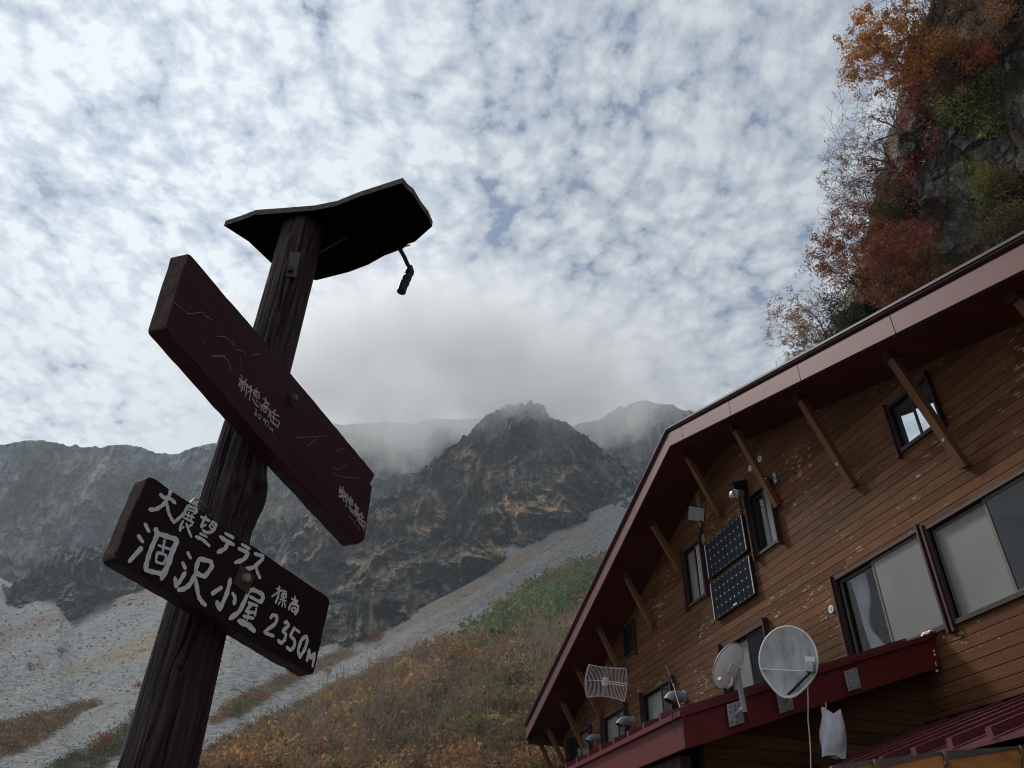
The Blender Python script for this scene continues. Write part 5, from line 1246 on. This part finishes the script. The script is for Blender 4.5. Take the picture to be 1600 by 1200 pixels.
def board(plane, outline, th, mat, label, name='sign_board', rounded=.012):
    uv = [plane.uv(*p) for p in outline]
    # round the corners, then subdivide the edges with a little wear
    pts = []
    n = len(uv)
    for i in range(n):
        a, b_, c_ = uv[i - 1], uv[i], uv[(i + 1) % n]
        d1 = (a - b_) / np.linalg.norm(a - b_); d2 = (c_ - b_) / np.linalg.norm(c_ - b_)
        r = min(rounded, np.linalg.norm(a - b_) * .4, np.linalg.norm(c_ - b_) * .4)
        p0, p1 = b_ + d1 * r, b_ + d2 * r
        for t in (0, .25, .5, .75, 1): pts.append((1 - t) ** 2 * p0 + 2 * t * (1 - t) * b_ + t * t * p1)
        L = np.linalg.norm((c_ + (b_ - c_) * 0) - b_); k = int(L / .03)
        e1 = p1; e2 = c_ + (b_ - c_) / np.linalg.norm(b_ - c_) * min(rounded, L * .4)
        nn_ = np.array([-(e2 - e1)[1], (e2 - e1)[0]]); nn_ = nn_ / (np.linalg.norm(nn_) + 1e-9)
        for j in range(1, k): pts.append(e1 + (e2 - e1) * j / k + nn_ * rng.normal() * .0009)
    m = len(pts); ins = []
    cen = np.mean(pts, 0)
    bev = .003; pin = [p + (cen - p) / np.linalg.norm(cen - p) * bev for p in pts]
    vs = [plane.w(p, 0) for p in pin] + [plane.w(p, -bev) for p in pts] + [plane.w(p, -th + bev) for p in pts] + [plane.w(p, -th) for p in pin]
    fs = []
    for l in range(3): fs += [(l * m + i, (l + 1) * m + i, (l + 1) * m + (i + 1) % m, l * m + (i + 1) % m) for i in range(m)]
    o = bpy.data.objects.new(name, bpy.data.meshes.new(name)); COL.objects.link(o)
    # local frame aligned with the board so the grain runs along it
    Mx = Matrix([list(r) for r in plane.M]).to_4x4(); Mx.translation = Vector(plane.C) - Vector(post.location)
    inv = Mx.inverted(); off = Vector(post.location)
    loc = [inv @ (Vector([float(q) for q in p]) - off) for p in vs]
    o.data.from_pydata(loc, [], [tuple(range(m))] + fs + [tuple(range(4 * m - 1, 3 * m - 1, -1))])
    o.data.materials.append(mat); o.data.materials.append(M['endgrain'])
    o.parent = post; o.matrix_local = Mx
    bmz = bmesh.new(); bmz.from_mesh(o.data); bmesh.ops.recalc_face_normals(bmz, faces=bmz.faces)
    for f_ in bmz.faces:
        if f_.normal.x < -.55 and abs(f_.normal.y) < .7: f_.material_index = 1
    bmz.to_mesh(o.data); bmz.free()
    o['label'] = label
    o['_'] = 0; del o['_']
    return o, Mx
def strokes(plane, bo_, Mx, S_, org, sc_, mat, name, lift=.0015, wk=1.0):
    """brushed characters: ribbons with round ends lying on the board"""
    inv = Mx.inverted(); off = Vector(post.location); s = MB(); lv = lift
    pxm = np.linalg.norm(plane.uv(org[0] + 10, org[1]) - plane.uv(org[0], org[1])) / 10
    for w_, pl in S_:
        q = [plane.uv(org[0] + a / sc_, org[1] + b_ / sc_) for a, b_ in pl]
        # catmull smoothing
        if len(q) > 2:
            sm = []
            for i in range(len(q) - 1):
                p0, p1, p2, p3 = q[max(i - 1, 0)], q[i], q[i + 1], q[min(i + 2, len(q) - 1)]
                for t in (0, .25, .5, .75):
                    c1 = p1 + (p2 - p0) / 10; c2 = p2 - (p3 - p1) / 10
                    sm.append((1 - t) ** 3 * p1 + 3 * (1 - t) ** 2 * t * c1 + 3 * (1 - t) * t * t * c2 + t ** 3 * p2)
            sm.append(q[-1]); q = sm
        n = len(q); hw = w_ * wk * pxm * .62
        hws = [hw * (1 + .16 * math.sin(i * 1.9 + w_ * 7)) * (.8 if i in (0, n - 1) else 1) for i in range(n)]
        L_, R2 = [], []
        for i in range(n):
            d = q[min(i + 1, n - 1)] - q[max(i - 1, 0)]; d = d / (np.linalg.norm(d) + 1e-9); nn_ = np.array([-d[1], d[0]])
            L_.append(q[i] + nn_ * hws[i]); R2.append(q[i] - nn_ * hws[i])
        for i in range(n - 1):
            lv += .000012; s.add([plane.w(L_[i], lv), plane.w(L_[i + 1], lv), plane.w(R2[i + 1], lv), plane.w(R2[i], lv)], [(0, 1, 2, 3)])
        for i in range(n):
            lv += .000012; s.add([plane.w(q[i] + hws[i] * .98 * np.array([math.cos(a), math.sin(a)]), lv) for a in np.linspace(0, 2 * math.pi, 11)[:-1]], [tuple(range(10))])
    me = bpy.data.meshes.new(name); me.from_pydata([inv @ (Vector(p) - off) for p in s.v], [], s.f); me.materials.append(mat)
    o = bpy.data.objects.new(name, me); COL.objects.link(o); o.parent = bo_; return o

pl_low = Plane((381, 902), 45.8, -3.05, 6.6, 2.165)
lowb, MxL = board(pl_low, [(231.7, 741), (517, 936), (490, 1056.5), (176, 873)], .045, M['board_low'], 'lower dark board with large white characters and 2350M', rounded=.02)
pl_up = Plane((456, 622), 59.1, -1.9, 2.4, 2.165)
upb, MxU = board(pl_up, [(294, 394), (420, 541), (586, 742), (578, 757), (582, 760), (569, 845), (557, 851), (420, 700), (259, 513)], .055, M['board'], 'upper maroon board with carved mountain lines and small characters')
A = lambda w_, *p: (w_, p)
dai = [A(4.6, (253, 330), (300, 372), (400, 392), (480, 462)), A(4.4, (410, 265), (375, 370), (300, 480), (180, 560), (75, 565)), A(4.0, (350, 470), (370, 600), (410, 690), (455, 765)),
       A(3.8, (455, 768), (540, 700), (620, 620), (680, 500)), A(3.6, (680, 500), (810, 560), (812, 600), (770, 618)), A(3, (672, 560), (790, 600)), A(3.2, (640, 640), (770, 690)), A(3.4, (610, 690), (760, 765)), A(3, (690, 615), (672, 700)), A(3, (742, 645), (722, 740)), A(3, (600, 745), (560, 830), (550, 900)), A(2.6, (580, 860), (608, 838)), A(3.4, (650, 780), (690, 900), (725, 985)), A(2.8, (740, 800), (690, 830)),
       A(3.8, (890, 680), (940, 705), (1015, 740)), A(3.8, (960, 680), (925, 730), (885, 840)), A(2.6, (890, 842), (960, 800)), A(3.8, (1062, 755), (1122, 800), (1062, 905), (970, 925), (910, 885)), A(3.2, (1060, 760), (1010, 830)), A(2.6, (1050, 800), (1090, 835)), A(2.6, (1025, 850), (1068, 880)), A(4, (872, 942), (970, 990)), A(4.2, (800, 990), (900, 1032), (1008, 1130))]
ko = [A(5.6, (400, 540), (430, 600)), A(5.6, (337, 650), (372, 698)), A(6.6, (358, 762), (250, 882)), A(6.2, (495, 580), (505, 640), (455, 760), (420, 860), (398, 960)), A(6.4, (500, 620), (600, 650), (695, 682)), A(7.4, (692, 700), (650, 790), (608, 920), (548, 1045)), A(5.6, (400, 965), (470, 985), (570, 1005)), A(3.8, (575, 690), (558, 800)), A(4.2, (520, 735), (615, 768)), A(3.4, (505, 800), (590, 830), (565, 905), (495, 885), (508, 802))]
taku = [A(5, (170, 480), (203, 538)), A(6, (113, 602), (138, 655)), A(4.6, (22, 780), (32, 865), (85, 800), (140, 710)), A(5.2, (300, 550), (430, 580), (452, 640), (365, 755), (262, 700), (300, 552)), A(5, (260, 720), (200, 840), (130, 900), (62, 915)), A(5, (258, 780), (290, 980), (325, 1045), (368, 1090)),
        A(5.4, (670, 792), (630, 950), (545, 1135), (512, 1055)), A(5.4, (562, 888), (460, 955)), A(4.8, (698, 960), (725, 1010), (710, 1080)),
        A(5.2, (612, 252), (700, 300)), A(5, (552, 292), (625, 342), (705, 383)), A(4.8, (642, 352), (608, 430), (520, 474)), A(5.2, (808, 382), (888, 428)), A(4.8, (772, 432), (878, 485), (820, 560), (728, 594)), A(4.6, (958, 490), (1050, 522), (1038, 560), (940, 650), (842, 668)), A(4.6, (966, 640), (990, 720), (1015, 772))]
yane = [A(4.6, (240, 275), (290, 265), (378, 312), (372, 368), (342, 383)), A(4.8, (240, 280), (150, 470), (52, 548)), A(3.8, (255, 333), (345, 383)), A(3.8, (242, 395), (322, 422)), A(3.4, (272, 405), (212, 475), (300, 490)), A(3.2, (312, 452), (300, 518)), A(3.8, (190, 525), (280, 545)), A(3.0, (240, 485), (222, 560)), A(6, (140, 572), (230, 612), (288, 665)),
        A(2.4, (470, 330), (550, 272)), A(2.6, (545, 230), (530, 330), (505, 390)), A(2.2, (515, 252), (560, 280)), A(2.2, (565, 267), (614, 285)), A(2, (570, 300), (610, 310), (598, 345), (562, 332), (570, 302)), A(1.8, (588, 272), (580, 332)), A(2.2, (550, 357), (610, 375)), A(2.2, (580, 362), (566, 430)), A(2, (548, 382), (530, 410)), A(2.4, (593, 395), (600, 438)),
        A(2.6, (692, 330), (695, 355)), A(2.6, (660, 352), (720, 376)), A(2.2, (680, 367), (710, 380), (704, 400), (672, 390), (680, 368)), A(2.6, (630, 460), (655, 402), (723, 425), (714, 480), (690, 510)), A(2.2, (667, 440), (700, 450), (690, 485), (657, 470), (667, 441)),
        A(3.8, (457, 540), (480, 512), (520, 530), (500, 600), (398, 680), (480, 718)), A(3.8, (592, 590), (612, 582), (628, 620), (572, 670), (602, 700), (590, 760), (552, 790), (527, 765)), A(4, (738, 680), (690, 642)), A(3.8, (690, 642), (652, 720), (692, 760), (690, 820), (652, 858), (617, 832)), A(4, (800, 722), (758, 760), (725, 860), (740, 925), (790, 850), (815, 760), (802, 722)), A(3.8, (815, 958), (837, 862), (850, 940), (890, 890), (870, 1015))]
def chars(plane, bo_, Mx, S_, cuts, org, k, mat, lift=.0015):
    for q0, q1 in zip(cuts[:-1], cuts[1:]): strokes(plane, bo_, Mx, S_[q0:q1], org, k, mat, 'letter', lift + .0012 * (q0 % 3 == 1), .8 if plane is pl_up else 1.)
chars(pl_low, lowb, MxL, dai, (0, 3, 14, 23), (225, 740), 10, M['letter'])
chars(pl_low, lowb, MxL, ko, (0, 10), (160, 730), 6, M['letter'])
chars(pl_low, lowb, MxL, taku, (0, 6, 9, 12, 14, 16), (270, 800), 7.5, M['letter'])
chars(pl_low, lowb, MxL, yane, (0, 9, 19, 24, 25, 26, 28, 29, 30), (350, 880), 6.317, M['letter'])
t_ = 2.0
mae = [A(t_, (335, 150), (345, 200)), A(t_, (410, 215), (385, 245)), A(2.4, (305, 200), (430, 298)), A(t_, (320, 245), (298, 300)), A(t_, (320, 245), (360, 278), (330, 380)), A(1.6, (315, 278), (345, 295)), A(1.6, (302, 305), (335, 325)), A(t_, (385, 292), (372, 370)), A(2.2, (415, 300), (395, 460)),
       A(t_, (485, 305), (450, 330)), A(t_, (430, 320), (500, 370)), A(t_, (480, 320), (450, 508)), A(1.6, (458, 372), (425, 402)), A(1.6, (480, 372), (508, 400)), A(t_, (550, 345), (545, 420)), A(t_, (520, 362), (592, 402)), A(1.6, (525, 385), (585, 405), (590, 480), (512, 440), (525, 387)), A(1.4, (518, 420), (588, 450)), A(t_, (500, 492), (530, 560), (578, 608)), A(1.8, (550, 502), (562, 540)), A(1.8, (595, 550), (605, 590)), A(1.6, (492, 480), (498, 500)),
       A(t_, (680, 480), (690, 520)), A(t_, (650, 492), (740, 575)), A(1.7, (670, 540), (710, 570), (700, 610), (655, 580), (670, 541)), A(2.2, (610, 660), (635, 582), (740, 660), (715, 758)), A(1.7, (650, 620), (690, 650), (680, 690), (640, 660), (650, 621)),
       A(t_, (830, 652), (790, 682)), A(t_, (760, 680), (750, 730)), A(t_, (770, 682), (880, 745)), A(t_, (815, 702), (800, 770)), A(2.2, (750, 722), (890, 830)), A(2.2, (755, 742), (762, 810), (850, 888)), A(t_, (800, 780), (790, 830)), A(2.2, (885, 830), (855, 908)),
       A(1.1, (540, 635), (555, 660), (535, 690), (562, 710), (535, 727), (523, 708)), A(1.2, (600, 715), (575, 750), (600, 785), (620, 750), (600, 716)), A(1.1, (680, 790), (652, 780), (650, 808), (680, 802), (668, 860)), A(1.2, (680, 862), (690, 820), (715, 812), (728, 840), (712, 888)), A(1.1, (745, 930), (755, 895), (765, 940), (790, 925), (785, 975))]
oku = [A(t_, (210, 212), (195, 300)), A(t_, (255, 215), (240, 270)), A(t_, (205, 250), (282, 300), (270, 370)), A(1.8, (230, 270), (225, 330)), A(1.8, (192, 280), (250, 318)), A(t_, (190, 360), (282, 345)), A(t_, (240, 340), (262, 430)), A(t_, (250, 342), (285, 372)),
       A(t_, (325, 325), (300, 350)), A(t_, (295, 352), (350, 400)), A(t_, (325, 342), (300, 518)), A(1.6, (300, 400), (285, 430)), A(t_, (375, 365), (370, 430)), A(t_, (345, 392), (405, 420)), A(1.6, (350, 410), (402, 432), (400, 490), (346, 460), (350, 412)), A(1.4, (346, 438), (400, 460)), A(t_, (345, 512), (370, 580), (395, 600)), A(1.6, (372, 520), (376, 550)), A(1.6, (402, 560), (410, 590)),
       A(t_, (445, 480), (450, 520)), A(t_, (430, 492), (495, 545)), A(1.6, (450, 530), (482, 560), (470, 590), (440, 570), (450, 531)), A(t_, (410, 640), (430, 582), (490, 650), (470, 730)), A(1.6, (445, 620), (466, 640), (456, 665), (435, 650), (445, 621)),
       A(t_, (555, 612), (530, 640)), A(t_, (520, 632), (575, 690)), A(t_, (510, 642), (510, 690)), A(t_, (550, 652), (545, 720)), A(t_, (505, 692), (600, 775)), A(t_, (510, 702), (510, 770), (575, 830)), A(t_, (545, 742), (540, 790)), A(t_, (600, 776), (570, 878))]
oku2 = [A(.7, (350, 620), (362, 650), (345, 680), (365, 692)), A(.7, (388, 672), (375, 730)), A(.7, (410, 690), (398, 712), (415, 722), (412, 770)), A(.7, (450, 740), (430, 778), (447, 808), (458, 770), (450, 741)), A(.7, (478, 850), (485, 825), (492, 860), (507, 850), (508, 872))]
chars(pl_up, upb, MxU, mae, (0, 9, 22, 27, 35, 36, 37, 38, 39, 40), (340, 570), 9.23, M['letter_small'])
chars(pl_up, upb, MxU, oku, (0, 8, 19, 24, 32), (510, 740), 10, M['letter_small'])
chars(pl_up, upb, MxU, oku2, (0, 1, 2, 3, 4, 5), (510, 740), 10, M['sash'])
ml = [A(.9, (410, 640), (440, 634), (455, 650), (480, 665)), A(.9, (505, 735), (540, 738), (575, 775)), A(.9, (585, 790), (610, 795), (622, 812)), A(.8, (480, 818), (525, 815), (545, 832), (560, 870)), A(.8, (645, 815), (680, 808)), A(.6, (320, 590), (345, 610), (380, 640), (410, 640)), A(.6, (600, 830), (605, 880)), A(.6, (440, 745), (450, 770))]
mr = [A(.8, (610, 22), (660, 28), (685, 20)), A(.8, (1065, 455), (1130, 452), (1230, 445)), A(.8, (1120, 505), (1140, 485), (1172, 463)), A(.8, (1270, 530), (1300, 515), (1330, 520)), A(.8, (1255, 615), (1290, 625), (1335, 595)), A(.8, (1255, 640), (1300, 662), (1390, 672)), A(.6, (1345, 550), (1385, 580)), A(.9, (995, 325), (998, 330)), A(.6, (700, 50), (715, 100)), A(.5, (1180, 640), (1190, 660))]
carve = simple('scratched_paint', (.19, .15, .15), .7, nscale=60, namp=.5)
for q in ml: strokes(pl_up, upb, MxU, [q], (150, 250), 2.667, carve, 'carved_line')
for q in mr: strokes(pl_up, upb, MxU, [q], (150, 550), 3.404, carve, 'carved_line')
def local_child(s, name, mat, par):
    Mx = MxL if par is lowb else MxU; inv = Mx.inverted(); off = Vector(post.location)
    me = bpy.data.meshes.new(name); me.from_pydata([inv @ (Vector(p) - off) for p in s.v], [], s.f); me.materials.append(mat)
    o = bpy.data.objects.new(name, me); COL.objects.link(o); o.parent = par; return o
for pln, bb, c0, sq, hr in ((pl_low, lowb, (381, 904), True, .0125), (pl_up, upb, (457, 622), False, .010)):
    u0 = pln.uv(*c0); s = MB()
    if sq:
        s.prism([pln.w(u0 + np.array(q), .0005) for q in ((-.032, -.03), (.026, -.036), (.032, .024), (-.026, .03))], pln.n * .003)
        local_child(s, 'washer', simple('rust_brown_washer', (.045, .022, .016), .7), bb)
    else:
        s.prism([pln.w(u0 + .03 * np.array([math.cos(a), math.sin(a)]), .0006) for a in np.linspace(0, 2 * math.pi, 19)[:-1]], pln.n * .002)
        local_child(s, 'bolt_recess', M['black'], bb)
    s = MB(); s.prism([pln.w(u0 + hr * np.array([math.cos(a), math.sin(a)]), .0035) for a in np.arange(6) * math.pi / 3 + .3], pln.n * .012); local_child(s, 'bolt', simple('tan_bolt', (.24, .19, .16), .6, .3) if sq else M['bolt'], bb)
# wire loop behind the lower board, bent nails on its top edge
s = MB(); s.tube([onx(x, y, -.33) for x, y in ((297, 786), (303, 780), (312, 782), (324, 793), (330, 800))], .0022, 6); s.build('wire_loop', M['galv'], post)
s = MB()
for x, y in ((467, 903), (474, 906)):
    p0 = pl_low.w(pl_low.uv(x, y + 4), -.02); p1 = pl_low.w(pl_low.uv(x + 3, y - 3), -.018); s.tube([p0, p1], .0016, 5)
s.build('bent_nail', M['black'], post)
s = MB(); s.tube([np.array(ony(x, y, 2.2)) for x, y in ((325, 800), (337, 758), (345, 715), (352, 690), (364, 655), (372, 632))], .0035, 6); s.build('cable', M['black'], post)
# little plank roof
ol = [(350, 353), (388, 377), (430, 417), (462, 430), (494, 438), (545, 425), (575, 414), (600, 400), (630, 388), (637, 381), (648, 378), (655, 372), (675, 354), (668, 338), (656, 322), (645, 303), (636, 296), (628, 286), (610, 292), (560, 308), (525, 322), (490, 329), (440, 333), (398, 336), (372, 346)]
P0 = [onz(x, y, 3.86) for x, y in ol]; cen = np.mean(P0, 0); vs = []; m = len(P0)
for p in P0: vs.append(p)
rings = [vs]
th_ = .030
s = MB(); inner = [p + (cen - p) * .03 for p in P0]
topv = [np.array([p[0], p[1], p[2] + th_]) + (p - cen) * .005 for p in P0]
nr = 6; lay = []
for k in range(nr + 1): lay.append([cen + (p - cen) * (1 - k / nr * .999) + np.array([0, 0, (fbm(p[None] * 9, 3, 4)[0] - .5) * .006]) for p in P0])
V = [q for L_ in lay for q in L_]; fs = [(k * m + i, k * m + (i + 1) % m, (k + 1) * m + (i + 1) % m, (k + 1) * m + i) for k in range(nr) for i in range(m)]
s.add(V, [f_[::-1] for f_ in fs]); s.add([q + np.array([0, 0, th_]) for q in V], fs)
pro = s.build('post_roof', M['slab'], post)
s = MB(); oe = [q + (q - cen) * .002 + np.array([0, 0, .001]) for q in lay[0]]; s.add(oe + [q + np.array([0, 0, th_ - .001]) for q in oe], [(i, (i + 1) % m, m + (i + 1) % m, m + i) for i in range(m)])
s.build('lit_edge', simple('lit_grey_wood_edge', (.075, .064, .055), .8, nscale=40, namp=.5, bump=.5), pro)  # paler rim colour, standing in for light on the slab's edge
# strap plate with bolt
s = MB(); pc_ = [ony(x, y, PXY[1] - .088) for x, y in ((447, 432), (462, 434), (470, 396), (454, 394))]; s.prism(pc_, (0, -.004, 0)); st_ = s.build('strap_plate', simple('painted_steel_strap', (.055, .045, .05), .5, .3), post)
s = MB(); s.disc(ony(454, 422, PXY[1] - .093), (0, -1, 0), .0125, 6, .012); s.build('bolt', M['black'], st_)
# lamp arm and taped socket
la = MB(); la.tube([ony(x, y, yy) for x, y, yy in ((500, 395, 2.28), (540, 372, 2.27), (570, 362, 2.26), (596, 360, 2.26), (612, 370, 2.26), (622, 384, 2.26), (632, 402, 2.26), (640, 420, 2.26))], [.006] * 5 + [.0085, .0085, .0085], 10); lo_ = la.build('lamp_arm', M['black'], post)
s = MB(); s.tube([ony(x, y, 2.26) for x, y in ((640, 417), (641, 424), (637, 434), (631, 444), (627, 456))], [.013, .016, .015, .0175, .018], 14); s.build('lamp_socket', M['black'], lo_)
s = MB()
for (x, y) in ((640, 425), (636, 434), (633, 441)): s.tube([ony(x, y, 2.26), ony(x - 1, y + 2.5, 2.26)], .0185, 12)
s.build('tape', M['black'], lo_)
s = MB(); s.tube([ony(622, 384, 2.26), ony(633, 384, 2.26), ony(641, 383, 2.26)], [.006, .005, .003], 6); s.build('arm_clip', M['galv'], lo_)

# ------------------------------------------------------------------ cloud cap on the ridge and valley haze
cc_ = atr(690, 568, 1040.); cr_ = (480, 200, 155)
bmh = bmesh.new(); bmesh.ops.create_icosphere(bmh, subdivisions=4, radius=1.0); me = bpy.data.meshes.new('cloud'); bmh.to_mesh(me); bmh.free()
cl_o = bpy.data.objects.new('cloud', me); COL.objects.link(cl_o); cl_o.location = [float(q) for q in cc_]; cl_o.scale = cr_; cl_o.rotation_euler = (0, 0, R_(-14.7))
tag(cl_o, 'grey cloud bank resting on the mountain ridge', 'cloud', kind='stuff')
m = bpy.data.materials.new('cloud_vapour'); m.use_nodes = True; t = NT(m.node_tree); m.node_tree.nodes.remove(m.node_tree.nodes['Principled BSDF'])
tc = t.n('ShaderNodeTexCoord'); ob = tc.outputs['Object']
L_ = t.vmath('LENGTH', ob, out=1); g_ = t.n('ShaderNodeNewGeometry')
ns = t.noise(g_.outputs['Position'], .011, 5, .55)
dn = t.math('SUBTRACT', t.math('ADD', t.math('MULTIPLY', ns, 1.3), -.02), L_)
dens = t.math('MULTIPLY', t.mapr(dn, -.25, .35, 0, 1, True), .015)
pv_ = t.n('ShaderNodeVolumePrincipled'); pv_.inputs['Color'].default_value = (1, 1, 1, 1); t.put(pv_, 'Density', dens); pv_.inputs['Anisotropy'].default_value = .3
t.L.new(pv_.outputs[0], m.node_tree.nodes['Material Output'].inputs['Volume']); me.materials.append(m)

hz = MB(); hz.box((-1500, -320, -1.5), (2200, 2300, 1250)); ho = hz.build('haze', None)
m = bpy.data.materials.new('haze_air'); m.use_nodes = True; t = NT(m.node_tree); m.node_tree.nodes.remove(m.node_tree.nodes['Principled BSDF'])
pv_ = t.n('ShaderNodeVolumePrincipled'); pv_.inputs['Color'].default_value = (.80, .90, 1, 1); pv_.inputs['Density'].default_value = .00015; pv_.inputs['Anisotropy'].default_value = .2
t.L.new(pv_.outputs[0], m.node_tree.nodes['Material Output'].inputs['Volume']); ho.data.materials.append(m)
tag(ho, kind='stuff'); ho['label'] = 'pale bluish mountain air thickening with distance'; ho['category'] = 'haze'
